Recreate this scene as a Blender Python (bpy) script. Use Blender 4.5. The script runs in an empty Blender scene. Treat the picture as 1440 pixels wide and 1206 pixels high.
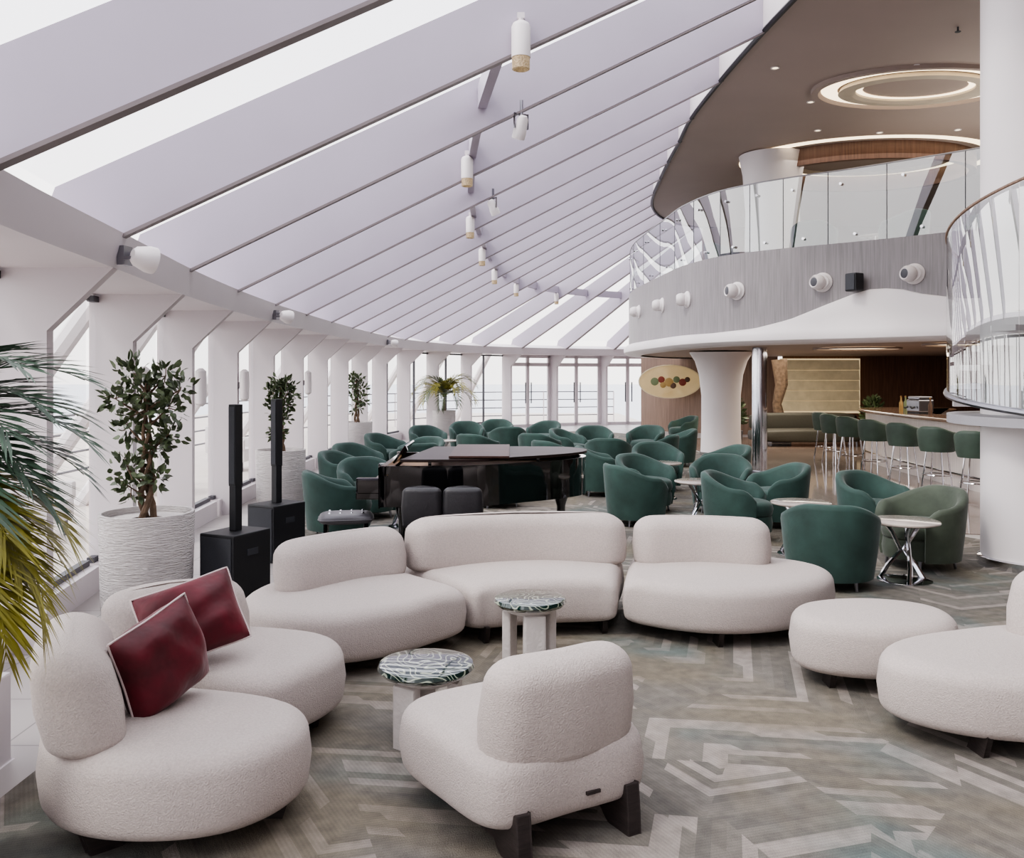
import bpy, bmesh, math, random
from math import sin, cos, pi, radians as R, sqrt, atan2
from mathutils import Vector, Matrix
random.seed(4)
SC = bpy.context.scene
COL = SC.collection
H = 1.75; FP = 1250.0
# ------------------------------------------------------------------ helpers
class MB:
    def __init__(s): s.v=[]; s.f=[]
    def add(s, vs, fs):
        n=len(s.v); s.v+= [tuple(v) for v in vs]; s.f+=[tuple(i+n for i in f) for f in fs]; return s
    def box(s, c, d, rz=0, M=None):
        x,y,z=d[0]/2,d[1]/2,d[2]/2; vs=[]
        for a in (-1,1):
            for b in (-1,1):
                for e in (-1,1):
                    p=Vector((a*x,b*y,e*z))
                    if M: p=M@p
                    elif rz: p=Matrix.Rotation(rz,3,'Z')@p
                    vs.append(p+Vector(c))
        return s.add(vs,[(0,1,3,2),(4,6,7,5),(0,4,5,1),(2,3,7,6),(0,2,6,4),(1,5,7,3)])
    def tube(s, path, r, n=8, cap=True):
        path=[Vector(p) for p in path]; m=len(path)
        rs=r if isinstance(r,(list,tuple)) else [r]*m
        prev=None; rings=[]
        for i,p in enumerate(path):
            t=(path[min(i+1,m-1)]-path[max(i-1,0)])
            if t.length<1e-9: t=Vector((0,0,1))
            t.normalize()
            if prev is None:
                a=Vector((0,0,1)) if abs(t.z)<.9 else Vector((1,0,0))
                u=t.cross(a).normalized()
            else:
                u=(prev-t*prev.dot(t)).normalized()
            prev=u; w=t.cross(u)
            rings.append([p+(u*cos(2*pi*k/n)+w*sin(2*pi*k/n))*rs[i] for k in range(n)])
        vs=[q for rg in rings for q in rg]; fs=[]
        for i in range(m-1):
            for k in range(n):
                fs.append((i*n+k,i*n+(k+1)%n,(i+1)*n+(k+1)%n,(i+1)*n+k))
        if cap: fs+= [tuple(range(n)), tuple((m-1)*n+k for k in range(n))]
        return s.add(vs,fs)
    def lathe(s, prof, c=(0,0,0), n=32, M=None, sx=1, sy=1, ring=False):
        vs=[];fs=[];m=len(prof)
        for r,z in prof:
            for k in range(n):
                p=Vector((max(r,1e-4)*cos(2*pi*k/n)*sx,max(r,1e-4)*sin(2*pi*k/n)*sy,z))
                if M: p=M@p
                vs.append(p+Vector(c))
        for i in range(m if ring else m-1):
            for k in range(n): fs.append((i*n+k,i*n+(k+1)%n,((i+1)%m)*n+(k+1)%n,((i+1)%m)*n+k))
        if not ring: fs+=[tuple(range(n)),tuple((m-1)*n+k for k in range(n))]
        return s.add(vs,fs)
    def prism(s, poly, z0, z1):
        n=len(poly); vs=[(p[0],p[1],z0) for p in poly]+[(p[0],p[1],z1) for p in poly]
        return s.add(vs,[tuple(range(n)),tuple(range(n,2*n))]+[(i,(i+1)%n,n+(i+1)%n,n+i) for i in range(n)])
    def blade(s, pts, p0, d, th):
        """polygon in the vertical plane through p0 along d (pts = (offset, z)), thickness th"""
        d=Vector((d[0],d[1],0)).normalized(); nrm=Vector((-d.y,d.x,0))*th/2; n=len(pts)
        vs=[Vector((p0[0],p0[1],0))+d*o+Vector((0,0,z))-nrm for o,z in pts]+[Vector((p0[0],p0[1],0))+d*o+Vector((0,0,z))+nrm for o,z in pts]
        return s.add(vs,[tuple(range(n)),tuple(range(n,2*n))]+[(i,(i+1)%n,n+(i+1)%n,n+i) for i in range(n)])
    def pad(s, out, z0, z1, r, dome=0.012, rb=None, tilt=None, N=None, bulge=.010):
        """rounded upholstered body from a closed plan outline; the inset is taken in small smoothed steps"""
        rb=rb or r; n=N or max(24,len(out))
        P=resample(out,n)
        area=sum(P[i].x*P[(i+1)%n].y-P[(i+1)%n].x*P[i].y for i in range(n))
        if area<0: P=P[::-1]
        st=.006; lay=[P]; mx=max(r,rb)
        while (len(lay)-1)*st<mx+st:
            q=lay[-1]; w=[]
            for i in range(n):
                t=(q[(i+1)%n]-q[i-1]); t=t.normalized() if t.length>1e-9 else Vector((1,0)); w.append(q[i]+Vector((-t.y,t.x))*st)
            for _ in range(2): w=[w[i]*.6+(w[i-1]+w[(i+1)%n])*.2 for i in range(n)]
            lay.append(w)
        def inset(d):
            if d<0:
                o=[]
                for i in range(n):
                    t=(P[(i+1)%n]-P[i-1]).normalized(); o.append(P[i]+Vector((-t.y,t.x))*d)
                return o
            k=min(int(d/st),len(lay)-2); f=d/st-k; return [lay[k][i].lerp(lay[k+1][i],f) for i in range(n)]
        prof=[]
        for k in range(0,6):
            a=pi/2*k/5; prof.append((rb*(1-sin(a)),z0+rb*(1-cos(a))))
        prof.append((-bulge,(z0+rb+z1-r)/2))
        for k in range(0,8):
            a=pi/2*k/7; prof.append((r*(1-cos(a)),z1-r+r*sin(a)))
        vs=[];rings=0
        for d,z in prof: vs+=[(p.x,p.y,z) for p in inset(d)]; rings+=1
        top=inset(r); c=sum(top,Vector((0,0)))/n
        for q,dz in ((.85,.3),(.6,.7),(.3,.95),(.08,1)):
            vs+=[(c.x+(p.x-c.x)*q,c.y+(p.y-c.y)*q,z1+dome*dz) for p in top]; rings+=1
        if tilt: vs=[tilt(Vector(v)) for v in vs]
        fs=[]
        for k in range(rings-1):
            for i in range(n): fs.append((k*n+i,k*n+(i+1)%n,(k+1)*n+(i+1)%n,(k+1)*n+i))
        fs+=[tuple(range(n)),tuple((rings-1)*n+i for i in range(n))]
        return s.add(vs,fs)
    def build(s, name, mat, parent=None, smooth=True, world=False, bevel=0, angle=40):
        me=bpy.data.meshes.new(name)
        vs=s.v
        if world and parent is not None:
            L=parent.location; vs=[(v[0]-L.x,v[1]-L.y,v[2]-L.z) for v in vs]
        me.from_pydata(vs,[],s.f)
        bm=bmesh.new(); bm.from_mesh(me)
        if bevel:
            eds=[e for e in bm.edges if len(e.link_faces)==2 and e.calc_face_angle(0)>.6]
            try: bmesh.ops.bevel(bm,geom=eds,offset=bevel,segments=2,affect='EDGES',profile=.6)
            except Exception: pass
        bmesh.ops.recalc_face_normals(bm,faces=bm.faces)
        ca=cos(R(angle))
        for f in bm.faces: f.smooth=smooth
        if smooth:
            for e in bm.edges:
                if len(e.link_faces)==2 and e.link_faces[0].normal.dot(e.link_faces[1].normal)<ca: e.smooth=False
        bm.to_mesh(me); bm.free()
        me.materials.append(mat)
        o=bpy.data.objects.new(name,me); COL.objects.link(o)
        if parent is not None: o.parent=parent
        return o
def resample(out,n):
    P=[Vector((p[0],p[1])) for p in out]; m=len(P); cum=[0]
    for i in range(m): cum.append(cum[-1]+(P[(i+1)%m]-P[i]).length)
    T=cum[-1]; res=[]; j=0
    for k in range(n):
        d=T*k/n
        while cum[j+1]<d: j+=1
        f=(d-cum[j])/max(cum[j+1]-cum[j],1e-9); res.append(P[j].lerp(P[(j+1)%m],f))
    return res
def spl(pts, closed=True, k=6):
    n=len(pts); out=[]
    for i in range(n if closed else n-1):
        g=lambda j: Vector((*pts[j%n],)) if closed else Vector((*pts[max(0,min(n-1,j))],))
        a,b,c,d=g(i-1),g(i),g(i+1),g(i+2)
        for q in range(k):
            t=q/k
            out.append(.5*((2*b)+(c-a)*t+(2*a-5*b+4*c-d)*t*t+(3*b-a-3*c+d)*t**3))
    if not closed: out.append(Vector((*pts[-1],)))
    return [tuple(v) for v in out]
def capsule(pts, t, k=6, en=6):
    c=[Vector((p[0],p[1])) for p in spl(pts,False,k)]; L=[];Rr=[]
    for i,p in enumerate(c):
        d=(c[min(i+1,len(c)-1)]-c[max(i-1,0)]).normalized(); n=Vector((-d.y,d.x))
        L.append(p+n*t/2); Rr.append(p-n*t/2)
    out=list(L); d=(c[-1]-c[-2]).normalized(); n=Vector((-d.y,d.x))
    for q in range(1,en): a=pi*q/en; out.append(c[-1]+n*cos(a)*t/2+d*sin(a)*t/2)
    out+=Rr[::-1]; d=(c[0]-c[1]).normalized(); n=Vector((-d.y,d.x))
    for q in range(1,en): a=pi*q/en; out.append(c[0]+n*cos(a)*t/2+d*sin(a)*t/2)
    return [tuple(v) for v in out]
def tag(o,label,cat,group=None):
    o['label']=label; o['category']=cat
    if group: o['group']=group
    return o
def thing(name,label,cat,loc=(0,0,0),rz=0,group=None):
    o=bpy.data.objects.new(name,None); o.empty_display_size=.1; COL.objects.link(o); o.location=loc; o.rotation_euler=(0,0,rz)
    return tag(o,label,cat,group)
def struct(o): o['kind']='structure'; return o
def dup(root,loc,rz,label,group=None):
    r=root.copy(); COL.objects.link(r); r.location=loc; r.rotation_euler=(0,0,rz); tag(r,label,root['category'],group or root.get('group'))
    for ch in list(root.children):
        c=ch.copy(); COL.objects.link(c); c.parent=r
        for g in ch.children:
            d=g.copy(); COL.objects.link(d); d.parent=c
    return r
# ------------------------------------------------------------------ materials
def srgb(c): return tuple(((x/255)/12.92 if x/255<=.04045 else ((x/255+.055)/1.055)**2.4) for x in c)+(1,)
def mat(name,c,rough=.5,metal=0,bump=None,var=None,sheen=0,emit=None,es=0,coat=0,spec=None,stretch=None):
    m=bpy.data.materials.new(name); m.use_nodes=True; nt=m.node_tree; b=nt.nodes['Principled BSDF']
    col=srgb(c); b.inputs['Base Color'].default_value=col; b.inputs['Roughness'].default_value=rough; b.inputs['Metallic'].default_value=metal
    if sheen:
        b.inputs['Sheen Weight'].default_value=sheen; b.inputs['Sheen Roughness'].default_value=.4
        b.inputs['Sheen Tint'].default_value=tuple(.5+.5*x for x in col[:3])+(1,)
    if coat: b.inputs['Coat Weight'].default_value=coat
    if spec is not None: b.inputs['Specular IOR Level'].default_value=spec
    if emit: b.inputs['Emission Color'].default_value=srgb(emit); b.inputs['Emission Strength'].default_value=es
    tc=nt.nodes.new('ShaderNodeTexCoord'); src=tc.outputs['Object']
    if stretch:
        mp=nt.nodes.new('ShaderNodeMapping'); mp.inputs['Scale'].default_value=stretch; nt.links.new(src,mp.inputs[0]); src=mp.outputs[0]
    sc,amt=(var if var else (3,.06))
    n=nt.nodes.new('ShaderNodeTexNoise'); n.inputs['Scale'].default_value=sc; n.inputs['Detail'].default_value=3; nt.links.new(src,n.inputs['Vector'])
    r=nt.nodes.new('ShaderNodeValToRGB'); nt.links.new(n.outputs['Fac'],r.inputs['Fac'])
    r.color_ramp.elements[0].position=.3; r.color_ramp.elements[1].position=.7
    r.color_ramp.elements[0].color=tuple(x*(1-amt) for x in col[:3])+(1,); r.color_ramp.elements[1].color=tuple(min(1,x*(1+amt)) for x in col[:3])+(1,)
    nt.links.new(r.outputs['Color'],b.inputs['Base Color'])
    if bump:
        n2=nt.nodes.new('ShaderNodeTexNoise'); n2.inputs['Scale'].default_value=bump[0]; n2.inputs['Detail'].default_value=2; nt.links.new(src,n2.inputs['Vector'])
        bp=nt.nodes.new('ShaderNodeBump'); bp.inputs['Strength'].default_value=bump[1]; bp.inputs['Distance'].default_value=bump[2] if len(bump)>2 else .01
        nt.links.new(n2.outputs['Fac'],bp.inputs['Height']); nt.links.new(bp.outputs['Normal'],b.inputs['Normal'])
    return m
def glassmat(name,tint=(1,1,1,1),base=.04,edge=.5,rough=.0):
    m=bpy.data.materials.new(name); m.use_nodes=True; nt=m.node_tree; nt.nodes.remove(nt.nodes['Principled BSDF'])
    out=nt.nodes['Material Output']; t=nt.nodes.new('ShaderNodeBsdfTransparent'); t.inputs[0].default_value=tint
    g=nt.nodes.new('ShaderNodeBsdfGlossy'); g.inputs['Roughness'].default_value=rough
    lw=nt.nodes.new('ShaderNodeLayerWeight'); lw.inputs['Blend'].default_value=.35
    mr=nt.nodes.new('ShaderNodeMapRange'); mr.inputs['To Min'].default_value=base; mr.inputs['To Max'].default_value=edge
    nt.links.new(lw.outputs['Facing'],mr.inputs['Value'])
    mx=nt.nodes.new('ShaderNodeMixShader'); nt.links.new(mr.outputs[0],mx.inputs[0]); nt.links.new(t.outputs[0],mx.inputs[1]); nt.links.new(g.outputs[0],mx.inputs[2])
    nt.links.new(mx.outputs[0],out.inputs[0]); return m
M={}
M['white']=mat('white_paint',(206,199,202),.5,var=(1.5,.02))
M['colwhite']=mat('column_paint',(222,216,216),.45,var=(1.5,.02))
M['rafter']=mat('rafter_paint',(178,170,184),.42,var=(1.2,.04))
M['flange']=mat('rafter_flange',(122,113,114),.45)
M['boucle']=mat('boucle',(182,172,167),.95,bump=(170,.65,.007),var=(110,.09),sheen=.12)
M['velvet']=mat('green_velvet',(46,70,64),.8,bump=(30,.15),var=(4,.3),sheen=.35)
M['velvet3']=mat('olive_green_velvet',(70,78,66),.8,bump=(30,.15),var=(4,.3),sheen=.35)
M['velvet2']=mat('green_leather',(60,76,66),.55,var=(6,.15))
M['burg']=mat('burgundy_velvet',(84,5,24),.6,bump=(12,.4,.02),var=(7,.45),sheen=.3)
M['pipe']=mat('silver_piping',(205,190,188),.5)
M['darkwood']=mat('dark_wood',(46,39,38),.5,var=(12,.3),stretch=(1,1,8),bump=(30,.2))
M['black']=mat('black_plastic',(28,29,33),.5,bump=(150,.2,.003))
M['grille']=mat('speaker_grille',(52,54,60),.6,bump=(220,.8,.004))
M['lacquer']=mat('piano_lacquer',(8,8,10),.06,coat=1)
M['lidtop']=mat('piano_lid_top',(40,30,28),.35,spec=.25,var=(4,.2))
M['pwood']=mat('piano_lid_flap',(62,42,36),.35,var=(5,.3),spec=.3)
M['gold']=mat('brass',(170,132,84),.35,metal=1)
M['ivory']=mat('ivory_key',(225,220,210),.3)
M['leatherblack']=mat('black_leather',(34,33,37),.45,bump=(40,.2))
M['tuft']=mat('grey_leather',(92,90,94),.4,bump=(40,.2))
M['pot']=mat('ribbed_white_pot',(206,201,200),.7,bump=(14,.9,.03),stretch=(1,1,9))
M['soil']=mat('soil',(52,40,32),.95,bump=(60,1,.02))
M['leaf']=mat('ficus_leaf',(76,90,60),.45,var=(18,.5),coat=.1)
M['leaf2']=mat('palm_leaf',(66,90,70),.45,var=(9,.4))
M['leaf3']=mat('yellow_palm_leaf',(142,138,54),.45,var=(7,.35))
M['trunk']=mat('trunk',(104,86,70),.85,bump=(30,.8,.02),var=(14,.3))
M['chrome']=mat('chrome',(215,215,220),.08,metal=1)
M['steel']=mat('brushed_steel',(150,150,156),.3,metal=1)
M['marbletop']=mat('pale_marble_top',(168,158,150),.15,var=(4,.2),coat=.5)
M['stone']=mat('white_travertine',(208,202,198),.6,bump=(50,.4,.01),var=(9,.06))
M['taupe']=mat('taupe_ceiling',(164,149,141),.6,var=(.6,.05))
M['blackline']=mat('black_trim',(14,14,16),.4)
M['glass']=glassmat('window_glass',(.97,.99,1,1),.03,.35)
M['roofglass']=glassmat('roof_glass',(.98,.99,1,1),.02,.2)
M['railglass']=glassmat('rail_glass',(.86,.93,.93,1),.25,.85)
M['stairglass']=glassmat('stair_glass',(.88,.93,.93,1),.35,.9)
M['darkframe']=mat('dark_frame',(70,70,76),.5)
M['frame']=mat('grey_window_frame',(150,148,152),.5)
M['fascia']=mat('grey_wood_veneer',(132,127,129),.45,var=(7,.18),stretch=(6,6,.25))
M['brownwood']=mat('walnut_panel',(104,76,62),.45,var=(6,.25),stretch=(5,5,.3))
M['brownwood2']=mat('walnut_slats',(124,102,88),.5,var=(9,.3),stretch=(9,9,.15))
M['warm']=mat('warm_light',(255,236,205),.5,emit=(255,232,196),es=2.1)
M['warmsoft']=mat('warm_soft_light',(235,215,175),.6,emit=(255,230,185),es=.45)
M['panel']=mat('gold_lit_panel',(182,170,142),.5,emit=(255,230,190),es=.08,var=(4,.15))  # golden lighting on the panels put into the colour and a faint glow
M['cream']=mat('cream_panel',(196,184,166),.6)
M['olive']=mat('olive_leather',(62,60,52),.6,bump=(20,.3))
M['sea']=mat('sea',(205,208,212),.6)
M['deck']=mat('pale_deck',(206,196,186),.7,var=(2,.06))
M['outfab']=mat('outdoor_fabric',(216,212,210),.8)
M['lens']=mat('lamp_lens',(150,130,100),.3,bump=(90,1,.01),var=(90,.5),emit=(255,225,180),es=.15)
M['barfront']=mat('bar_front',(214,205,200),.3,var=(18,.15),stretch=(6,6,.05))
M['bartop']=mat('bar_top',(128,104,88),.15,coat=.6,var=(4,.15))
M['artbase']=mat('art_disc',(190,174,142),.6,emit=(255,225,170),es=.15)
for nm,c in (('red',(120,52,40)),('ochre',(150,122,72)),('sage',(100,112,80)),('brown',(80,58,44))): M['art_'+nm]=mat('art_'+nm,c,.6)
def swirl():
    m=mat('green_swirl_glass',(24,60,56),.06,coat=1); nt=m.node_tree; b=nt.nodes['Principled BSDF']
    tc=nt.nodes.new('ShaderNodeTexCoord'); n=nt.nodes.new('ShaderNodeTexNoise'); n.inputs['Scale'].default_value=4.6; n.inputs['Detail'].default_value=1.2
    nt.links.new(tc.outputs['Object'],n.inputs['Vector'])
    mu=nt.nodes.new('ShaderNodeMath'); mu.operation='MULTIPLY'; mu.inputs[1].default_value=120; nt.links.new(n.outputs['Fac'],mu.inputs[0])
    si=nt.nodes.new('ShaderNodeMath'); si.operation='SINE'; nt.links.new(mu.outputs[0],si.inputs[0])
    r=nt.nodes.new('ShaderNodeValToRGB'); nt.links.new(si.outputs[0],r.inputs[0]); e=r.color_ramp.elements
    e[0].position=.55; e[0].color=srgb((18,46,42)); e[1].position=.99; e[1].color=srgb((160,168,150))
    nt.links.new(r.outputs[0],b.inputs['Base Color']); return m
M['swirl']=swirl()
def carpet():
    m=mat('patterned_carpet',(150,145,138),.95); nt=m.node_tree; b=nt.nodes['Principled BSDF']; L=nt.links.new; N=nt.nodes.new
    tc=N('ShaderNodeTexCoord')
    def math_(op,a,bv=None):
        k=N('ShaderNodeMath'); k.operation=op
        for i,x in enumerate((a,bv)):
            if x is None: continue
            if isinstance(x,(int,float)): k.inputs[i].default_value=x
            else: L(x,k.inputs[i])
        return k.outputs[0]
    def chev(rot,P,slope,w,h,off):
        mp=N('ShaderNodeMapping'); mp.inputs['Rotation'].default_value=(0,0,R(rot)); mp.inputs['Location'].default_value=off; L(tc.outputs['Object'],mp.inputs[0])
        sp=N('ShaderNodeSeparateXYZ'); L(mp.outputs[0],sp.inputs[0])
        tri=math_('PINGPONG',sp.outputs[0],P); y=math_('ADD',sp.outputs[1],math_('MULTIPLY',tri,slope))
        cb=N('ShaderNodeCombineXYZ'); L(sp.outputs[0],cb.inputs[0]); L(y,cb.inputs[1])
        k=N('ShaderNodeTexBrick'); k.inputs['Scale'].default_value=1; k.inputs['Mortar Size'].default_value=0; k.inputs['Brick Width'].default_value=w; k.inputs['Row Height'].default_value=h
        k.inputs['Color1'].default_value=(0,0,0,1); k.inputs['Color2'].default_value=(1,1,1,1); k.offset=.41; L(cb.outputs[0],k.inputs['Vector']); return k.outputs['Color'],cb.outputs[0]
    a,va=chev(22,.62,.8,.60,.07,(0,0,0)); c,vc=chev(-34,.85,.9,.46,.075,(.3,.1,0)); d,vd=chev(40,.8,.6,.95,.6,(0,.4,0))
    th=math_('GREATER_THAN',d,.5)
    mx=N('ShaderNodeMixRGB'); L(th,mx.inputs[0]); L(a,mx.inputs[1]); L(c,mx.inputs[2])
    r=N('ShaderNodeValToRGB'); r.color_ramp.interpolation='CONSTANT'; L(mx.outputs[0],r.inputs[0]); e=r.color_ramp.elements
    e[0].position=0; e[0].color=srgb((108,104,98)); e[1].position=.22; e[1].color=srgb((121,116,109))
    q=e.new(.48); q.color=srgb((114,109,102)); q=e.new(.75); q.color=srgb((154,146,139))
    n=N('ShaderNodeTexNoise'); n.inputs['Scale'].default_value=1.0; n.inputs['Detail'].default_value=3; L(tc.outputs['Object'],n.inputs['Vector'])
    rr=N('ShaderNodeValToRGB'); L(n.outputs['Fac'],rr.inputs[0]); rr.color_ramp.elements[0].position=.54; rr.color_ramp.elements[0].color=(0,0,0,1); rr.color_ramp.elements[1].position=.72; rr.color_ramp.elements[1].color=(.7,.7,.7,1)
    m2=N('ShaderNodeMixRGB'); L(rr.outputs[0],m2.inputs[0]); L(r.outputs[0],m2.inputs[1]); m2.inputs[2].default_value=srgb((84,112,112))
    n3=N('ShaderNodeTexNoise'); n3.inputs['Scale'].default_value=.9; n3.inputs['Detail'].default_value=3; L(vc,n3.inputs['Vector'])
    r3=N('ShaderNodeValToRGB'); L(n3.outputs['Fac'],r3.inputs[0]); r3.color_ramp.elements[0].position=.48; r3.color_ramp.elements[0].color=(0,0,0,1); r3.color_ramp.elements[1].position=.62; r3.color_ramp.elements[1].color=(.65,.65,.65,1)
    m3=N('ShaderNodeMixRGB'); L(r3.outputs[0],m3.inputs[0]); L(m2.outputs[0],m3.inputs[1]); m3.inputs[2].default_value=srgb((122,112,94))
    n5=N('ShaderNodeTexNoise'); n5.inputs['Scale'].default_value=14; n5.inputs['Detail'].default_value=5; L(tc.outputs['Object'],n5.inputs['Vector'])
    r5=N('ShaderNodeValToRGB'); L(n5.outputs['Fac'],r5.inputs[0]); r5.color_ramp.elements[0].position=.3; r5.color_ramp.elements[0].color=(.66,.66,.66,1); r5.color_ramp.elements[1].position=.7; r5.color_ramp.elements[1].color=(1.0,1.0,1.0,1)
    m4=N('ShaderNodeMixRGB'); m4.blend_type='MULTIPLY'; m4.inputs[0].default_value=.9; L(m3.outputs[0],m4.inputs[1]); L(r5.outputs[0],m4.inputs[2])
    w=N('ShaderNodeTexWave'); w.inputs['Scale'].default_value=14; w.bands_direction='Y'; L(va,w.inputs['Vector'])
    m6=N('ShaderNodeMixRGB'); m6.blend_type='MULTIPLY'; m6.inputs[0].default_value=.12; L(m4.outputs[0],m6.inputs[1]); L(w.outputs['Color'],m6.inputs[2])
    L(m6.outputs[0],b.inputs['Base Color'])
    nb=N('ShaderNodeTexNoise'); nb.inputs['Scale'].default_value=160; L(tc.outputs['Object'],nb.inputs['Vector'])
    bp=N('ShaderNodeBump'); bp.inputs['Strength'].default_value=.5; bp.inputs['Distance'].default_value=.01; L(nb.outputs['Fac'],bp.inputs['Height']); L(bp.outputs[0],b.inputs['Normal'])
    return m
M['carpet']=carpet()
def tile(name,c,rough,w):
    m=mat(name,c,rough); nt=m.node_tree; b=nt.nodes['Principled BSDF']; tc=nt.nodes.new('ShaderNodeTexCoord'); k=nt.nodes.new('ShaderNodeTexBrick'); k.inputs['Scale'].default_value=1
    k.inputs['Brick Width'].default_value=w; k.inputs['Row Height'].default_value=w; k.inputs['Mortar Size'].default_value=.005; k.offset=0
    k.inputs['Color1'].default_value=srgb(c); k.inputs['Color2'].default_value=srgb(tuple(x*.95 for x in c)); k.inputs['Mortar'].default_value=srgb(tuple(x*.7 for x in c))
    nt.links.new(tc.outputs['Object'],k.inputs['Vector']); nt.links.new(k.outputs['Color'],b.inputs['Base Color']); return m
M['tile']=tile('pale_tiles',(168,162,160),.35,.6)
M['marblefloor']=tile('polished_floor',(138,124,116),.08,.9)
# ------------------------------------------------------------------ setting: wall line, fins, rafters
WP=[(-1.85,1.9),(-2.25,3.75),(-2.5,5.6),(-2.75,7.45),(-2.92,9.3),(-3.02,11.15),(-3.06,13),(-3.07,14.85),(-3.05,16.7),(-3.0,18.55),(-2.9,20.4),(-2.72,22.2),(-2.35,24.0),(-1.75,25.75),(-.9,27.4),(.3,28.8),(1.8,29.9),(3.5,30.6),(5.3,31)]
WA=[14,14,14,14,14,14,14,10,7,3,0,-4,-10,-18,-28,-38,-50,-60,-70]
FA=[0,0,-2,-2,-2,-2,-2,-2,-2,-2,-3,-6,-12,-20,-30,-40,-52,-62,-72]
DIR=[(cos(R(a)),sin(R(a))) for a in WA]
def off(i,o,z=None):
    p=(WP[i][0]+DIR[i][0]*o,WP[i][1]+DIR[i][1]*o)
    return p if z is None else (*p,z)
trimn=[0]
def trim(mb,m,**k):
    trimn[0]+=1; return struct(mb.build('trim_%d'%trimn[0],m,**k))
SL=.535; RL=6.2
for i in range(1,len(WP)):
    trim(MB().blade([(-.78,0),(-.42,0),(-.42,2.03),(0,2.42),(-.78,2.42)],WP[i],(cos(R(FA[i])),sin(R(FA[i]))),.09),M['white'],smooth=False,bevel=.006)
for i in range(len(WP)):
    o=trim(MB().blade([(0.02,2.62),(RL,2.62+SL*RL),(RL,3.09+SL*RL),(-.34,2.91),(-.4,2.73)],WP[i],DIR[i],.055),M['rafter'],smooth=False)
    MB().blade([(0.05,2.612),(RL,2.596+SL*RL),(RL,2.612+SL*RL),(0.05,2.636)],WP[i],DIR[i],.085).build('flange',M['flange'],o,smooth=False)
for i in range(2,len(WP)-1):
    a=Vector(off(i,2.55,2.62+SL*2.55+.27)); b=Vector(off(i+1,2.55,2.62+SL*2.55+.27)); d=b-a; L_=d.length; c=(a+b)/2
    trim(MB().box(c,(L_-.08,.08,.2),atan2(d.y,d.x)),M['rafter'],smooth=False)
P3=spl([(*WP[i],R(WA[i])) for i in range(len(WP))],False,4)
def sweep(path,prof,mb=None,closed=True):
    mb=mb or MB(); n=len(prof); vs=[]; fs=[]
    for x,y,a in path:
        for o,z in prof: vs.append((x+cos(a)*o,y+sin(a)*o,z))
    for i in range(len(path)-1):
        for k in range(n if closed else n-1):
            fs.append((i*n+k,i*n+(k+1)%n,(i+1)*n+(k+1)%n,(i+1)*n+k))
    if closed: fs+=[tuple(range(n)),tuple((len(path)-1)*n+k for k in range(n))]
    return mb.add(vs,fs)
trim(sweep(P3,[(0,2.421),(.03,2.52),(.06,2.64),(-.3,2.74),(-.90,2.74),(-.90,2.421)]),M['white'])
wn=[0]
for i in range(len(WP)-1):
    wn[0]+=1
    isdoor=i>=15
    a=Vector(off(i,-.74,0)); b=Vector(off(i+1,-.74,0)); d=b-a; L_=d.length; u=d/L_; ang=atan2(d.y,d.x)
    root=bpy.data.objects.new(('door_%d'%(i-14)) if isdoor else 'window_%d'%wn[0],None); COL.objects.link(root); struct(root); root.location=a
    z0=.02 if isdoor else .2
    g=MB(); g.add([u*.05+Vector((0,0,z0)),u*(L_-.05)+Vector((0,0,z0)),u*(L_-.05)+Vector((0,0,2.4)),u*.05+Vector((0,0,2.4))],[(0,1,2,3)])
    g.build('glass_pane',M['glass'],root,smooth=False)
    f=MB()
    for t in ((.08,L_/2,L_-.08) if isdoor else (L_*.5,)): f.box(u*t+Vector((0,0,(z0+2.4)/2)),(.12 if isdoor else .035,.06,2.4-z0),ang)
    for z in (z0+.02,2.38)+((2.1,) if isdoor else ()): f.box(u*L_/2+Vector((0,0,z)),(L_-.1,.06,.12 if isdoor else .05),ang)
    f.build('window_frame',M['white'] if isdoor else M['darkframe'],root,smooth=False)
    if not isdoor:
        s=MB(); s.box(u*L_/2+Vector((0,0,.1)),(L_-.1,.22,.2),ang); s.build('window_sill',M['white'],root,smooth=False)
    else:
        for t in (L_/2-.12,L_/2+.12): MB().tube([u*t+Vector((.03,-.08,.8)),u*t+Vector((.03,-.08,1.5))],.02).build('door_handle',M['darkframe'],root)
for i in range(len(WP)-1):
    wn[0]+=1
    a=off(i,-.34,2.915); b=off(i+1,-.34,2.915); c=off(i+1,RL,3.09+SL*RL); d=off(i,RL,3.09+SL*RL)
    struct(MB().add([a,b,c,d],[(0,1,2,3)]).build('window_%d'%wn[0],M['roofglass'],smooth=False))
trim(MB().prism([(-2.28,2.2),(-2.28,4.05),(-2.9,4.05),(-2.9,2.2)],0,.40),M['white'],smooth=False,bevel=.01)
E=[off(i,RL-.02) for i in range(len(WP))]
Es=spl(E,False,4)
ZC=5.93
ce=MB(); ce.prism([(p[0],p[1]) for p in Es]+[(13,25.3),(13,-3.1),(3.5,-3.1)],ZC,ZC+.7)
struct(ce.build('ceiling',M['taupe'],smooth=False))
tl=MB(); tl.tube([(p[0]-.02,p[1],ZC-.01) for p in Es],.035,6); trim(tl,M['blackline'])
tw=MB(); sweep([(p[0],p[1],pi) for p in Es],[(.0,ZC+.02),(.04,ZC+.02),(.04,ZC+.68),(0,ZC+.68)],tw); trim(tw,M['white'])
struct(MB().prism([(-3.2,-3),(-2.6,1.9),(-2.95,3.75),(-3.3,5.6),(-3.6,7.45),(-3.8,11),(-3.85,15),(-3.75,19),(-3.4,22.5),(-2.5,26),(-1.2,28.4),(1.3,30.6),(5.3,31.8),(13,31.8),(13,-3)],-.1,0).build('floor',M['tile'],smooth=False))
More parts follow.
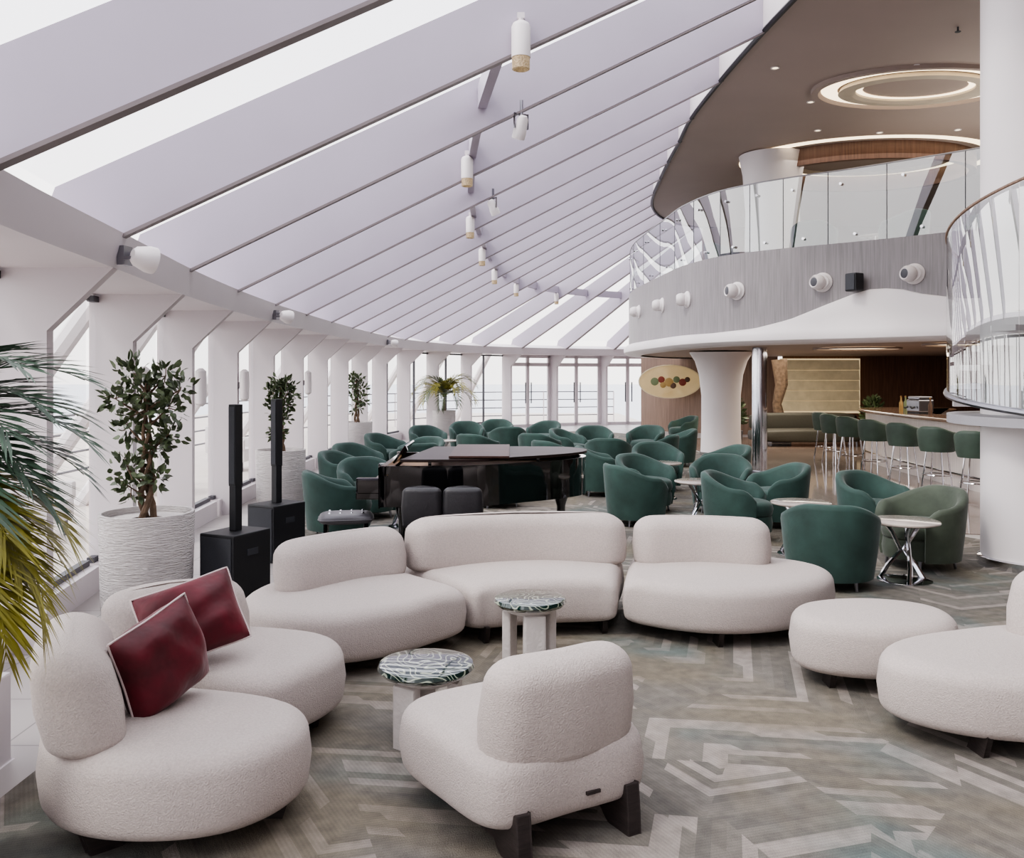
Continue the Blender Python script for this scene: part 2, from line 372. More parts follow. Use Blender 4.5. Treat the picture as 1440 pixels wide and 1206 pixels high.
cp=MB(); cp.prism(spl([(-2.6,-2.8),(-2.2,2),(-2.1,4.5),(-2.35,6.2),(-2.0,7.4),(-1.85,9),(-2.75,10.6),(-2.7,14),(-2.6,18),(-2.3,22),(-1,25.6),(2,27.5),(4,25),(4.2,20),(3.9,15),(4.3,11.5),(4.9,9.5),(7,6),(8,0),(7,-2.8)],True,4),.001,.012)
struct(cp.build('floor_carpet',M['carpet'],smooth=False))
mfl=MB(); mfl.prism(spl([(4.45,9.9),(4.15,12),(4.0,15),(4.3,20),(4.4,24),(8,25),(12.5,24),(12.5,9.5),(8,9.6)],True,3),.001,.010); struct(mfl.build('floor_polished',M['marblefloor'],smooth=False))
struct(MB().box((13.05,14.5,3.2),(.1,36,6.6)).build('wall_right_blocker',M['brownwood'],smooth=False))  # side wall out of view, added to keep sky light off the bar
struct(MB().box((5.0,-3.1,3.2),(16.4,.1,6.6)).build('wall_front_blocker',M['white'],smooth=False))  # unseen wall behind the camera, added to cut light from the open back
struct(MB().prism([(-14,-3),(-3.0,-3),(-2.55,1.9),(-2.98,3.75),(-3.35,5.6),(-3.65,7.45),(-3.85,11),(-3.9,15),(-3.8,19),(-3.45,22.5),(-2.55,26),(-1.25,28.5),(1.2,30.8),(5,32),(5,42),(-14,42)],-.16,-.05).build('floor_outside_deck',M['deck'],smooth=False))
struct(MB().box((0,0,-9),(2000,2000,.1)).build('floor_sea',M['sea'],smooth=False))
bw=MB(); sweep([(x,y,0) for x,y in [(4.15,28.6),(4.6,27.7),(5.4,26.9),(6.4,26.3),(7.6,25.9)]],[(0,0),(0,2.3),(.15,2.3),(.15,0)],bw); struct(bw.build('wall_back_curved',M['brownwood2']))
struct(MB().box((10.3,24.6,1.15),(5.6,.15,2.3)).build('wall_back',M['brownwood'],smooth=False))
struct(MB().box((9.2,25.2,4.85),(7.6,.15,2.2)).build('wall_back_upper',M['brownwood2'],smooth=False))
# ------------------------------------------------------------------ balcony
BC=spl([(5.6,27.5),(4.1,25.8),(3.15,23.5),(2.88,21.5),(2.9,19.8),(3.02,17.8),(3.12,16.4),(3.42,15.2),(3.86,14.5),(4.4,13.95),(5.15,13.35),(6.05,12.5),(7.2,11.4),(8.6,10.6),(10.5,10.2),(12.9,10.1)],False,5)
BO=[]
for i,p in enumerate(BC):
    a=BC[max(i-1,0)]; b=BC[min(i+1,len(BC)-1)]; t=Vector((b[0]-a[0],b[1]-a[1])).normalized(); BO.append(atan2(-t.x,t.y))
path=[(p[0],p[1],BO[i]) for i,p in enumerate(BC)]
ZF=3.75
trim(sweep(path,[(0,2.3),(0,ZF),(-.12,ZF),(-.12,2.3)]),M['fascia'])
pl_=[(p[0]+.05,p[1]+.05) for p in BC]+[(12.95,25.1),(6,25.2)]
struct(MB().prism(pl_,2.27,2.4).build('ceiling_under_balcony',M['taupe'],smooth=False))
struct(MB().prism(pl_,ZF-.25,ZF-.1).build('floor_balcony',M['carpet'],smooth=False))
def ztop(p):
    u=720+FP*p[0]/p[1]; tb=[(880,2.5),(1000,2.46),(1060,2.5),(1110,2.62),(1160,2.82),(1215,3.02),(1260,3.02),(1300,2.9),(1360,2.8),(1500,2.8),(2600,2.8)]
    for (a,b),(c,d) in zip(tb,tb[1:]):
        if a<=u<=c: return b+(d-b)*(u-a)/(c-a)
    return 2.5
wv=MB(); n=9; vs=[];fs=[]
for i,(x,y,a) in enumerate(path):
    zt=ztop((x,y)); pr=[(0.0,zt),(.035,zt-.01),(.05,zt-.05),(.06,(zt+2.45)/2),(.10,2.45),(.13,2.38),(.12,2.30),(.05,2.24),(-.3,2.235)]
    for o,z in pr: vs.append((x+cos(a)*o,y+sin(a)*o,z))
for i in range(len(path)-1):
    for k in range(n-1): fs.append((i*n+k,i*n+k+1,(i+1)*n+k+1,(i+1)*n+k))
wv.add(vs,fs); trim(wv,M['colwhite'])
for k,(x,y,w_) in enumerate(((6.6,17.0,1.6),(7.6,14.6,1.6))):
    t=thing('soffit_light','slim oval light recess under the balcony, %s'%(['over the far bar end','over the near bar stools'][k]),'ceiling light',(x,y,2.235),0,'oval lights under the balcony')
    MB().lathe([(.5,.03),(.5,.0),(.46,.0),(.45,.03)],n=40,sx=w_,sy=1.6,ring=True).build('lip',M['taupe'],t)
    MB().lathe([(.45,.028),(.36,.028),(.36,.032),(.45,.032)],n=40,sx=w_,sy=1.6,ring=True).build('glow_band',M['warm'],t)
gb=thing('glass_balustrade','curved frameless glass balustrade along the upper balcony edge','balustrade',(4.4,13.95,ZF))
step=4
for j in range(8,len(path)-step,step):
    seg=path[j:j+step+1]; q=MB(); vs=[]
    for x,y,a in seg: vs+= [(x+cos(a)*-.03,y+sin(a)*-.03,ZF-.08),(x+cos(a)*-.03,y+sin(a)*-.03,ZF+1.1)]
    q.add(vs,[(2*i,2*i+2,2*i+3,2*i+1) for i in range(step)]); q.build('glass_panel',M['railglass'],gb,world=True)
    x,y,a=path[j]; MB().tube([(x-cos(a)*.03,y-sin(a)*.03,ZF-.05),(x-cos(a)*.03,y-sin(a)*.03,ZF+1.1)],.007,5).build('joint',M['darkframe'],gb,world=True)
    for zz in (.12,.9):
        x,y,a=path[j+1] if zz>.5 else path[j+2]
        MB().tube([(x-cos(a)*.02,y-sin(a)*.02,ZF+zz),(x+cos(a)*.02,y+sin(a)*.02,ZF+zz)],.022,8).build('fixing_stud',M['chrome'],gb,world=True)
MB().tube([(x-cos(a)*.03,y-sin(a)*.03,ZF+1.11) for x,y,a in path[8:]],.012,6).build('top_rail',M['frame'],gb,world=True)
def onfascia(u,v):
    best=min(range(len(path)),key=lambda i:abs(720+FP*path[i][0]/path[i][1]-u)+(0 if path[i][1]<21 else 500))
    x,y,a=path[best]
    for k in (best-1,best+1):
        if 0<=k<len(path):
            u0=720+FP*x/y; u1=720+FP*path[k][0]/path[k][1]
            if (u0-u)*(u1-u)<0:
                t=(u-u0)/(u1-u0); x=x+(path[k][0]-x)*t; y=y+(path[k][1]-y)*t; break
    return x,y,H+(527-v)/FP*y,a
fl_labels=['white ball spotlight rightmost on the grey balcony front','white ball spotlight just left of the black balcony loudspeaker','white ball spotlight third from right on grey balcony front','white ball spotlight fourth from right on grey balcony front','white ball spotlight fifth from right on grey balcony front','white ball spotlight at the far left tip of the balcony']
for (u,v),lb in zip([(1286,385),(1157,397),(1037,409),(967,421),(932,429),(899,438)],fl_labels):
    x,y,z,a=onfascia(u,v)
    t=thing('balcony_spotlight',lb,'spotlight',(x,y,z),a,'ball spotlights on the balcony front')
    MX=Matrix.Rotation(pi/2,3,'Y')
    MB().lathe([(.15,0),(.15,.02),(.12,.04),(.11,.07)],n=24,M=MX).build('flange',M['colwhite'],t)
    MT=Matrix.Rotation(R(-25),3,'Z')@MX
    MB().lathe([(.06,.02),(.105,.05),(.12,.1),(.11,.16),(.085,.2),(.075,.19)],n=20,M=MT).build('housing',M['colwhite'],t)
    MB().lathe([(.07,.19),(.06,.196)],n=16,M=MT).build('lens',M['darkframe'],t)
x,y,z,a=onfascia(1207,398)
t=thing('balcony_loudspeaker','small black loudspeaker bracketed to the grey balcony front','speaker',(x,y,z),a)
MB().box((.16,0,0),(.18,.2,.27),R(-20)).build('cabinet',M['black'],t,smooth=False,bevel=.02)
MB().box((.25,-.03,0),(.02,.16,.23),R(-20)).build('grille',M['grille'],t,smooth=False,bevel=.005)
MB().tube([(0,0,0),(.1,0,0)],.03).build('bracket',M['black'],t)
# ------------------------------------------------------------------ columns
c=thing('round_column','big white round column beside glass staircase with chrome base','column',(4.74,8.1,0))
MB().lathe([(.42,.02),(.42,5.6),(.44,5.93)],n=40).build('shaft',M['colwhite'],c); MB().lathe([(.45,0),(.45,.09),(.43,.1)],n=40).build('base_ring',M['chrome'],c)
c=thing('flared_column','white column flaring out under the balcony soffit','column',(4.56,19.4,0))
MB().lathe([(.44,.02),(.42,.6),(.42,1.3),(.47,1.75),(.56,2.05),(.68,2.24)],n=32).build('shaft',M['colwhite'],c); MB().lathe([(.46,0),(.46,.08)],n=32).build('base_ring',M['chrome'],c)
c=thing('chrome_column','slim mirror chrome column beside the flared white column','column',(4.4,15.8,0))
MB().lathe([(.13,.02),(.13,2.24)],n=24).build('shaft',M['chrome'],c); MB().lathe([(.17,0),(.17,.05),(.14,.06)],n=24).build('base_ring',M['steel'],c)
c=thing('upper_column','white flared column standing on the upper balcony level','column',(4.95,16.9,ZF-.1))
MB().lathe([(.52,0),(.5,1.2),(.55,1.9),(.62,2.26)],n=32).build('shaft',M['colwhite'],c)
# ------------------------------------------------------------------ upper ceiling features
cv=thing('ceiling_cove','large oval glowing recess in taupe ceiling near white column','ceiling light',(5.85,12.9,ZC-.1))
MB().lathe([(1.02,.1),(1.02,.04),(.95,.04),(.92,.1)],n=64,sx=1.45,sy=.95,ring=True).build('outer_lip',M['taupe'],cv)
MB().lathe([(.92,.09),(.76,.09),(.76,.1),(.92,.1)],n=64,sx=1.45,sy=.95,ring=True).build('glow_band',M['warm'],cv)
MB().lathe([(.76,.095),(.78,.03),(.64,.02),(.60,.06),(.60,.095)],n=64,sx=1.4,sy=.9,ring=True).build('inner_lip',M['cream'],cv)
MB().lathe([(.60,.09),(.53,.09),(.53,.095),(.60,.095)],n=64,sx=1.4,sy=.9,ring=True).build('inner_glow',M['warm'],cv)
cv=thing('ceiling_cove','far oval glowing recess ringed by curved walnut band','ceiling light',(6.9,17.3,ZC-.1))
MB().lathe([(1.0,.1),(1.0,-.22),(.93,-.22),(.93,.1)],n=64,sx=2.0,sy=1.5,ring=True).build('walnut_band',M['brownwood'],cv)
MB().lathe([(1.22,.095),(1.1,.095),(1.1,.1),(1.22,.1)],n=64,sx=2.0,sy=1.5,ring=True).build('outer_glow',M['warm'],cv)
MB().lathe([(.92,.09),(.80,.09),(.80,.1),(.92,.1)],n=64,sx=2.0,sy=1.5,ring=True).build('inner_glow',M['warm'],cv)
MB().lathe([(.78,.05),(.70,.03),(.70,.1),(.78,.1)],n=64,sx=2.0,sy=1.5,ring=True).build('inner_lip',M['cream'],cv)
for k,(u,v,lb) in enumerate([(1090,95,'recessed downlight left of the big oval ceiling recess'),(1140,143,'recessed downlight just below left end of the oval recess'),(1288,92,'recessed downlight above the big oval ceiling recess'),(1150,183,'recessed downlight in taupe ceiling above the upper white column'),(1237,186,'recessed downlight in taupe ceiling over the walnut band'),(1347,182,'recessed downlight nearest the big column below oval recess')]):
    Y=(ZC-H)*FP/(527-v); t=thing('downlight',lb,'ceiling light',((u-720)/FP*Y,Y,ZC-.012),0,'downlights in the upper ceiling')
    MB().lathe([(.06,.012),(.06,0),(.045,0),(.04,.012)],n=16,ring=True).build('trim_ring',M['colwhite'],t); MB().lathe([(.04,.008),(.01,.006)],n=16).build('lens',M['warm'],t)
Y=(ZC-H)*FP/(527-38); t=thing('ceiling_sprinkler','small dark sprinkler head on taupe ceiling top right','sprinkler',((1347-720)/FP*Y,Y,ZC-.06))
MB().tube([(0,0,.06),(0,0,0)],.012,6).lathe([(.035,0),(.035,.006)],n=10).build('head',M['darkframe'],t)
# ------------------------------------------------------------------ pendants and spots on the roof
pl=['biggest white cylinder pendant hanging nearest at the top of photo','white cylinder pendant second nearest along the roof line','white cylinder pendant third along the row under the rafters','white cylinder pendant fourth along the row under the rafters','white cylinder pendant fifth along the row under the rafters','white cylinder pendant sixth along the row under the rafters','white cylinder pendant farthest in the row beside the balcony']
for k,i in enumerate([2,4,6,8,10,12,14]):
    o_=2.64 if k==0 else 2.50
    x,y,z=off(i,o_,2.62+SL*o_+(.17 if k==0 else .22))
    t=thing('cylinder_pendant',pl[k],'pendant light',(x,y-.12,z),0,'white cylinder pendants under the roof')
    MB().tube([(0,0,.0),(0,0,-.06)],.02,8).build('stem',M['white'],t)
    MB().box((0,.05,.02),(.05,.12,.04)).build('mount',M['white'],t)
    MB().lathe([(.03,-.02),(.055,-.035),(.066,-.06),(.066,-.27),(.062,-.27)],n=24).build('body',M['colwhite'],t)
    MB().lathe([(.062,-.27),(.062,-.35),(.05,-.355),(.04,-.32)],n=24).build('crystal_lens',M['lens'],t)
for i,lb,o_ in ((3,'white adjustable spotlight tilted below second roof rafter',2.92),(5,'small white adjustable spotlight between two cylinder pendants',2.85)):
    x,y,z=off(i,o_,2.62+SL*o_+.08)
    t=thing('roof_spotlight',lb,'spotlight',(x,y-.02,z),R(-60 if i==3 else -140),'adjustable roof spotlights')
    MB().tube([(0,0,.0),(0,0,-.14)],.018,8).box((0,.07,-.19),(.02,.01,.14)).box((0,-.07,-.19),(.02,.01,.14)).box((0,0,-.13),(.02,.15,.015)).build('bracket',M['steel'],t,smooth=False)
    MT=Matrix.Rotation(R(-150),3,'Y')
    MB().lathe([(.03,-.1),(.05,-.07),(.055,.02),(.062,.03),(.062,.11),(.05,.11)],c=(0,0,-.24),n=20,M=MT).build('lamp_head',M['colwhite'],t)
    MB().lathe([(.05,.105),(.01,.1)],c=(0,0,-.24),n=20,M=MT).build('lens',M['lens'],t)
for (s,lb,px) in ((1.0,'white twin-bracket floodlight on ring beam at upper left',2),(.8,'small white floodlight on ring beam above the second planter',5),(.8,'tiny white floodlight on ring beam above the palm',10)):
    x,y,z=off(px,.03,2.50)
    t=thing('beam_floodlight',lb,'spotlight',(x,y,z),R(-10),'floodlights on the ring beam')
    MB().box((.03,0,0),(.05,.09,.12)).box((.09,.05,.02),(.12,.015,.02)).box((.09,-.05,-.02),(.12,.015,.02)).build('bracket',M['steel'],t,smooth=False)
    MT=Matrix.Rotation(R(55),3,'Z')@Matrix.Rotation(R(100),3,'Y')
    MB().lathe([(.04,-.08),(.06,-.06),(.085,.02),(.085,.06),(.07,.065)],c=(.17,-.0,-.02),n=20,M=MT).build('lamp_head',M['colwhite'],t)
for i,lb in ((3,'white capsule wall speaker on fin behind the nearest planter'),(4,'white capsule wall speaker on fin right of nearest planter'),(5,'white capsule wall speaker behind the tall black column speaker'),(7,'white capsule wall speaker on fin right of second planter')):
    x=WP[i][0]-.42*cos(R(FA[i])); y=WP[i][1]-.42*sin(R(FA[i])); z=1.62
    t=thing('capsule_speaker',lb,'speaker',(x,y,z),R(FA[i]),'white capsule speakers on the window fins')
    MB().lathe([(.02,-.2),(.055,-.17),(.06,0),(.055,.17),(.02,.2)],c=(.08,0,0),n=16).build('body',M['colwhite'],t); MB().box((.015,0,0),(.04,.03,.08)).build('bracket',M['frame'],t)
# ------------------------------------------------------------------ boucle seating
def foot(parent,x,y,rz,h=.12,l=.16,w=.035):
    MB().blade([(-l/2,0),(l*.25,0),(l/2,h),(-l*.1,h)],(x,y),(cos(rz),sin(rz)),w).build('foot',M['darkwood'],parent,smooth=False,world=True,bevel=.006)
def module(name,label,cat,seat,back=None,bt=.27,bh=.72,feet=(),group=None,lean=0.06,k=5,zs=.40):
    n=len(seat); cx=sum(p[0] for p in seat)/n; cy=sum(p[1] for p in seat)/n
    t=thing(name,label,cat,(cx,cy,0),0,group)
    MB().pad(spl(seat,True,k),.10,zs,.085,dome=.018,rb=.06,N=96).build('seat',M['boucle'],t,world=True,angle=100)
    if back:
        cc=Vector((sum(p[0] for p in back)/len(back),sum(p[1] for p in back)/len(back)))
        d=(cc-Vector((cx,cy))); d.normalize()
        def tl(v):
            f=(v.z-zs)*lean/.3; return Vector((v.x+d.x*f,v.y+d.y*f,v.z))
        MB().pad(capsule(back,bt,6,8),zs-.03,bh,bt*.40,dome=.006,rb=.05,tilt=tl,N=72).build('backrest',M['boucle'],t,world=True,angle=100)
    for f in feet: foot(t,*f)
    return t
G='sections of the long curved boucle sofa'
module('sofa_section','left end section of the long curved cream boucle sofa','sofa',
 [(-.30,5.68),(-.45,5.45),(-.66,5.20),(-1.0,5.02),(-1.4,5.10),(-1.66,5.42),(-1.60,5.88),(-1.3,6.2),(-.97,6.40),(-.90,6.37),(-.60,6.02)],
 [(-1.36,5.62),(-1.1,5.92),(-.86,6.11)],bh=.70,feet=[(-1.0,5.2,-1.2),(-1.4,5.7,2.6),(-.75,6.1,2)],group=G)
module('sofa_section','middle section of the long curved cream boucle sofa','sofa',
 [(-.255,5.71),(-.18,5.735),(.23,5.86),(.60,5.90),(.69,5.91),(.75,6.25),(.83,6.66),(.76,6.72),(.2,6.84),(-.4,6.72),(-.76,6.53),(-.83,6.45),(-.55,6.06)],
 [(-.62,6.29),(-.2,6.46),(.2,6.54),(.70,6.50)],bh=.74,feet=[(-.18,5.80,-1.2),(.62,6.02,-1.5),(.6,6.6,1.5),(-.5,6.45,2)],group=G,lean=.03)
module('sofa_section','right end section of the long curved cream boucle sofa','sofa',
 [(.745,5.91),(.80,5.86),(1.02,5.70),(1.35,5.60),(1.75,5.68),(2.1,5.92),(2.25,6.28),(2.06,6.6),(1.6,6.74),(.98,6.74),(.90,6.70),(.81,6.3)],
 [(1.02,6.48),(1.4,6.47),(1.72,6.38)],bh=.72,feet=[(1.33,5.72,-1.5),(2.05,6.25,0),(1.1,6.6,1.5)],group=G,lean=.03)
G2='sections of the left boucle sofa'
module('sofa_section','near left cream boucle sofa section at bottom left corner','sofa',
 [(-1.2,3.1),(-.95,3.2),(-.81,3.45),(-.87,3.7),(-1.12,3.84),(-1.5,3.93),(-1.85,4.00),(-2.0,3.88),(-1.9,3.6),(-1.75,3.3),(-1.53,3.13)],
 [(-1.57,3.28),(-1.68,3.5),(-1.78,3.74)],bt=.28,bh=.75,feet=[(-1.5,3.25,-2.4),(-.95,3.5,0),(-1.8,3.8,2.6)],group=G2)
module('sofa_section','left cream boucle sofa section behind the burgundy pillows','sofa',
 [(-1.12,3.96),(-.95,4.12),(-.84,4.42),(-.96,4.70),(-1.3,4.83),(-1.65,4.86),(-1.95,4.7),(-2.08,4.40),(-1.95,4.18),(-1.5,4.06)],
 [(-1.86,4.38),(-1.76,4.56),(-1.50,4.66)],bt=.25,bh=.68,feet=[(-1.0,4.42,-.8),(-1.2,4.7,1.5),(-1.85,4.4,3)],group=G2)
module('ottoman','round armless cream boucle ottoman right of the long sofa','ottoman',
 [(1.6,5.0),(1.75,4.83),(2.05,4.76),(2.35,4.82),(2.52,5.02),(2.5,5.28),(2.25,5.44),(1.95,5.44),(1.68,5.3)],feet=[(1.78,4.98,-1.6),(2.35,5.1,0),(2.0,5.35,1.5)])
module('sofa_section','cream boucle sofa section cut off by right photo edge','sofa',
 [(1.80,4.35),(1.9,4.12),(2.2,3.96),(2.7,3.92),(3.2,4.05),(3.4,4.4),(3.25,4.8),(2.8,4.9),(2.4,4.80),(1.98,4.62)],
 [(2.72,4.62),(2.95,4.66),(3.2,4.55)],bt=.27,bh=.74,feet=[(2.15,4.08,-1.5),(3.1,4.2,0),(2.7,4.75,1.5)])
def lounge_chair():
    t=thing('lounge_chair','cream boucle armless lounge chair with dark sled legs, back to camera','chair',(.045,3.60,0),R(30))
    s=[(-.33,-.35),(0,-.38),(.33,-.35),(.40,0),(.41,.28),(.30,.41),(0,.43),(-.30,.41),(-.41,.28),(-.40,0)]
    MB().pad(spl(s,True,6),.12,.40,.09,dome=.015,rb=.06,N=96).build('seat',M['boucle'],t,angle=100)
    def tl(v): return Vector((v.x*(1-(v.z-.33)*.12),v.y-(v.z-.33)*.10,v.z))
    MB().pad(capsule([(-.20,-.24),(0,-.26),(.20,-.24)],.25,6,8),.31,.71,.10,dome=.006,rb=.05,tilt=tl,N=72).build('backrest',M['boucle'],t,angle=100)
    for s in (-1,1):
        MB().blade([(-.42,0),(-.30,0),(-.255,.03),(-.235,.05),(.25,.05),(.30,0),(.38,0),(.345,.14),(.29,.15),(.27,.09),(-.25,.09),(-.28,.12),(-.315,.15),(-.35,.19),(-.405,.20),(-.415,.10)],(s*.24,0),(0,1),.055).build('sled_leg',M['darkwood'],t,smooth=False,bevel=.006)
    MB().box((.07,-.392,.205),(.06,.012,.012)).build('badge',M['darkwood'],t,smooth=False)
lounge_chair()
def side_table(x,y,label,d,h,rz):
    t=thing('side_table',label,'table',(x,y,0),rz,'swirl topped side tables'); r=d/2
    MB().lathe([(.02,h-.055),(r*.75,h-.055),(r*.93,h-.045),(r,h-.025),(r*.97,h-.006),(r*.88,h),(.02,h-.004)],n=48).build('table_top',M['swirl'],t)
    MB().lathe([(.02,h-.085),(r*.62,h-.085),(r*.7,h-.07),(r*.72,h-.056),(.02,h-.056)],n=40).build('under_disc',M['stone'],t)
    for k in range(3):
        a=2*pi*k/3+pi/2; MB().box((cos(a)*r*.60,sin(a)*r*.60,(h-.08)/2),(.055,.13,h-.08),a).build('leg',M['stone'],t,smooth=False,bevel=.012)
    MB().lathe([(.045,0),(.045,h-.09)],n=16).build('centre_post',M['stone'],t)
side_table(-.41,4.24,'near side table, dark green swirl top on white slab legs',.46,.385,R(25))
side_table(.11,5.38,'side table with dark glossy swirl top by the long sofa',.44,.41,R(70))
def pillow(label,loc,w,h,rot,th=.12):
    t=thing('throw_pillow',label,'pillow',loc,0,'burgundy velvet pillows'); t.rotation_euler=rot
    n=20; vs=[];fs=[]
    def edge(u,v):
        s=1-.10*(1-abs(v)**2)*abs(u)**3; q=1-.10*(1-abs(u)**2)*abs(v)**3
        return u*w/2*s*(1-.07*abs(u*v)**3), v*h/2*q*(1-.07*abs(u*v)**3)
    for sg in (1,-1):
        for i in range(n+1):
            for j in range(n+1):
                u=-1+2*i/n; v=-1+2*j/n; x,y=edge(u,v); z=sg*th*(max(0,(1-abs(u)**2.6)*(1-abs(v)**2.6)))**.6*(1+.09*sin(5*u+2*v)+.06*sin(9*v-4*u))
                vs.append((x,y,z))
    for s in range(2):
        b=s*(n+1)**2
        for i in range(n):
            for j in range(n): fs.append((b+i*(n+1)+j,b+(i+1)*(n+1)+j,b+(i+1)*(n+1)+j+1,b+i*(n+1)+j+1))
    MB().add(vs,fs).build('cover',M['burg'],t,angle=100)
    e=[edge(-1+2*i/n,-1) for i in range(n)]+[edge(1,-1+2*i/n) for i in range(n)]+[edge(1-2*i/n,1) for i in range(n)]+[edge(-1,1-2*i/n) for i in range(n+1)]
    MB().tube([(x,y,0) for x,y in e],.005,6).build('piping',M['pipe'],t)
pillow('square burgundy velvet pillow with silver piping, nearer of the two',(-1.42,3.60,.60),.40,.42,(R(78),R(72),R(50)))
pillow('burgundy velvet pillow behind, leaning on the left sofa backrest',(-1.50,4.16,.61),.48,.38,(R(62),R(-14),R(30)))
# ------------------------------------------------------------------ planters
def leaf(mb,p,d,l,w,up=Vector((0,0,1))):
    d=d.normalized(); s=d.cross(up)
    if s.length<1e-3: s=Vector((1,0,0))
    s.normalize(); nn=s.cross(d); p=Vector(p)
    mb.add([p,p+d*l*.35+s*w/2+nn*w*.1,p+d*l*.7+s*w*.38+nn*w*.06,p+d*l-nn*l*.08,p+d*l*.7-s*w*.38+nn*w*.06,p+d*l*.35-s*w/2+nn*w*.1,p+d*l*.5],[(0,1,6),(1,2,6),(2,3,6),(3,4,6),(4,5,6),(5,0,6)])
def rv(): return Vector((random.gauss(0,1),random.gauss(0,1),random.gauss(0,1))).normalized()
def pot(t,r=.34,h=.72):
    MB().lathe([(r*.92,0),(r*.95,.02),(r,h-.01),(r*.99,h),(r*.93,h),(r*.92,h-.05),(.02,h-.05)],n=44).build('pot',M['pot'],t)
    MB().lathe([(r*.92,h-.07),(.02,h-.04)],n=30).build('soil',M['soil'],t)
def ficus(loc,label,blobs,nl,ls,h=.72,seed=1):
    random.seed(seed)
    t=thing('potted_ficus',label,'potted plant',loc,0,'potted ficus trees along the windows'); pot(t,h=h)
    tr=MB(); top=max(b[2] for b in blobs)
    for ph in (0,pi*.66,pi*1.33):
        tr.tube([(.05*cos(ph+q*.9)*(1-q/14),.05*sin(ph+q*.9)*(1-q/14),h-.05+q*(top-h)/10) for q in range(11)],[.026*(1-q/13) for q in range(11)],7)
    for b in blobs:
        z=max(h+.1,b[2]-.15); tr.tube([(0,0,z),(b[0]*.5,b[1]*.5,(z+b[2])/2),(b[0],b[1],b[2])],[.012,.009,.004],6)
        for _ in range(3):
            q=rv()*b[3]*.8; tr.tube([(b[0],b[1],b[2]),(b[0]+q.x,b[1]+q.y,b[2]+q.z)],[.005,.003],5)
    tr.build('trunk',M['trunk'],t)
    fo=MB()
    for b in blobs:
        for _ in range(int(nl*b[3]/.12)):
            q=rv()*b[3]*random.uniform(.3,1.05); p=Vector(b[:3])+q
            leaf(fo,p,q.normalized()+rv()*.6+Vector((0,0,.2)),ls*random.uniform(.7,1.2),ls*.5,rv())
    fo.build('foliage',M['leaf'],t,angle=180)
bl=[(-.12,0,1.76,.12),(0,-.05,1.64,.14),(.12,.05,1.74,.11),(.25,0,1.64,.09),(.18,-.05,1.50,.12),(-.02,0,1.48,.14),(-.16,.05,1.35,.11),(-.24,0,1.57,.09),(.16,0,1.30,.12),(.05,.05,1.2,.11),(-.10,-.1,1.05,.12),(-.12,0,.9,.11),(.09,-.05,.98,.08)]
ficus((-2.75,6.7,0),'tall ficus in ribbed white planter, nearest beside black speakers',bl,62,.078,seed=3)
bl2=[(0,0,1.6,.15),(-.1,0,1.5,.14),(.1,.0,1.5,.14),(.05,0,1.35,.14),(-.08,0,1.3,.13),(0,0,1.15,.12),(.1,0,1.62,.10),(-.05,0,.95,.10)]
ficus((-3.2,12.3,0),'bushy ficus in white planter, second along the windows',bl2,62,.085,seed=5)
bl3=[(0,0,1.62,.16),(.08,0,1.45,.16),(-.1,0,1.4,.14),(.1,0,1.2,.15),(0,0,1.05,.14),(-.1,0,1.7,.10)]
ficus((-3.42,19.6,0),'farthest small ficus in white planter, third along windows',bl3,44,.1,seed=7)
def palm(loc,label,h,crown,n,L_,droop,nl=22,wide=.022,ll=.32,seed=2,mats=None,el=(15,75),potr=.34,az=None):
    random.seed(seed)
    t=thing('potted_palm',label,'potted plant',loc,0); pot(t,potr,h)
    st=MB(); bodies=[MB(),MB()]
    for _ in range(5):
        a=random.uniform(0,6.28); st.tube([(.04*cos(a),.04*sin(a),h-.05),(.03*cos(a),.03*sin(a),(h+crown)/2),(0,0,crown)],[.022,.018,.012],6)
    for k in range(n):
        a=2*pi*k/n+random.uniform(-.2,.2)
        if az: a=az[0]+(az[1]-az[0])*((k*.618)%1)
        fr=(k+.5)/n
        e=R(el[0]+(el[1]-el[0])*fr) if az else R(random.uniform(*el)); l=L_*random.uniform(.85,1.1); pts=[]; p=Vector((0,0,crown-(.35*(1-fr) if az else 0))); ee=e
        for q in range(13):
            pts.append(p.copy()); p=p+Vector((cos(a)*cos(ee),sin(a)*cos(ee),sin(ee)))*l/12; ee-=droop/12*(1+q*.12)
        b=bodies[(0 if fr>.5 else 1) if az else k%2]; b.tube(pts,[.007*(1-q/15) for q in range(13)],5)
        for j in range(nl):
            f=.15+.85*j/nl; idx=min(11,int(f*12)); pp=pts[idx].lerp(pts[idx+1],f*12-idx); tg=(pts[idx+1]-pts[idx]).normalized(); sd=tg.cross(Vector((0,0,1))).normalized()
            s_=ll*(1-.55*abs(f-.45)*1.6)
            for sg in (-1,1):
                d=(sd*sg*(.95-.5*f)+tg*(.6+.5*f)+Vector((0,0,.12))).normalized(); r0=pp; r1=pp+d*s_*.5; r2=pp+d*s_+Vector((0,0,-s_*.1))
                wv_=tg*wide/2
                b.add([r0-wv_*.4,r0+wv_*.4,r1+wv_,r2,r1-wv_],[(0,1,2,4),(4,2,3)])
    st.build('stem',M['trunk'],t); bodies[0].build('fronds',mats[0],t,angle=180); bodies[1].build('fronds',mats[1],t,angle=180)
palm((-1.98,25.9,0),'feathery potted palm on the far planter by the windows',.72,1.1,26,1.25,1.5,nl=18,wide=.06,ll=.40,seed=4,mats=(M['leaf'],M['leaf3']),el=(30,85))
palm((-2.03,2.90,0),'large arching palm cut off by the left photo edge',.42,1.62,26,.66,.8,nl=22,wide=.032,ll=.30,seed=9,mats=(M['leaf2'],M['leaf3']),el=(-24,46),az=(-1.0,.5),potr=.30)
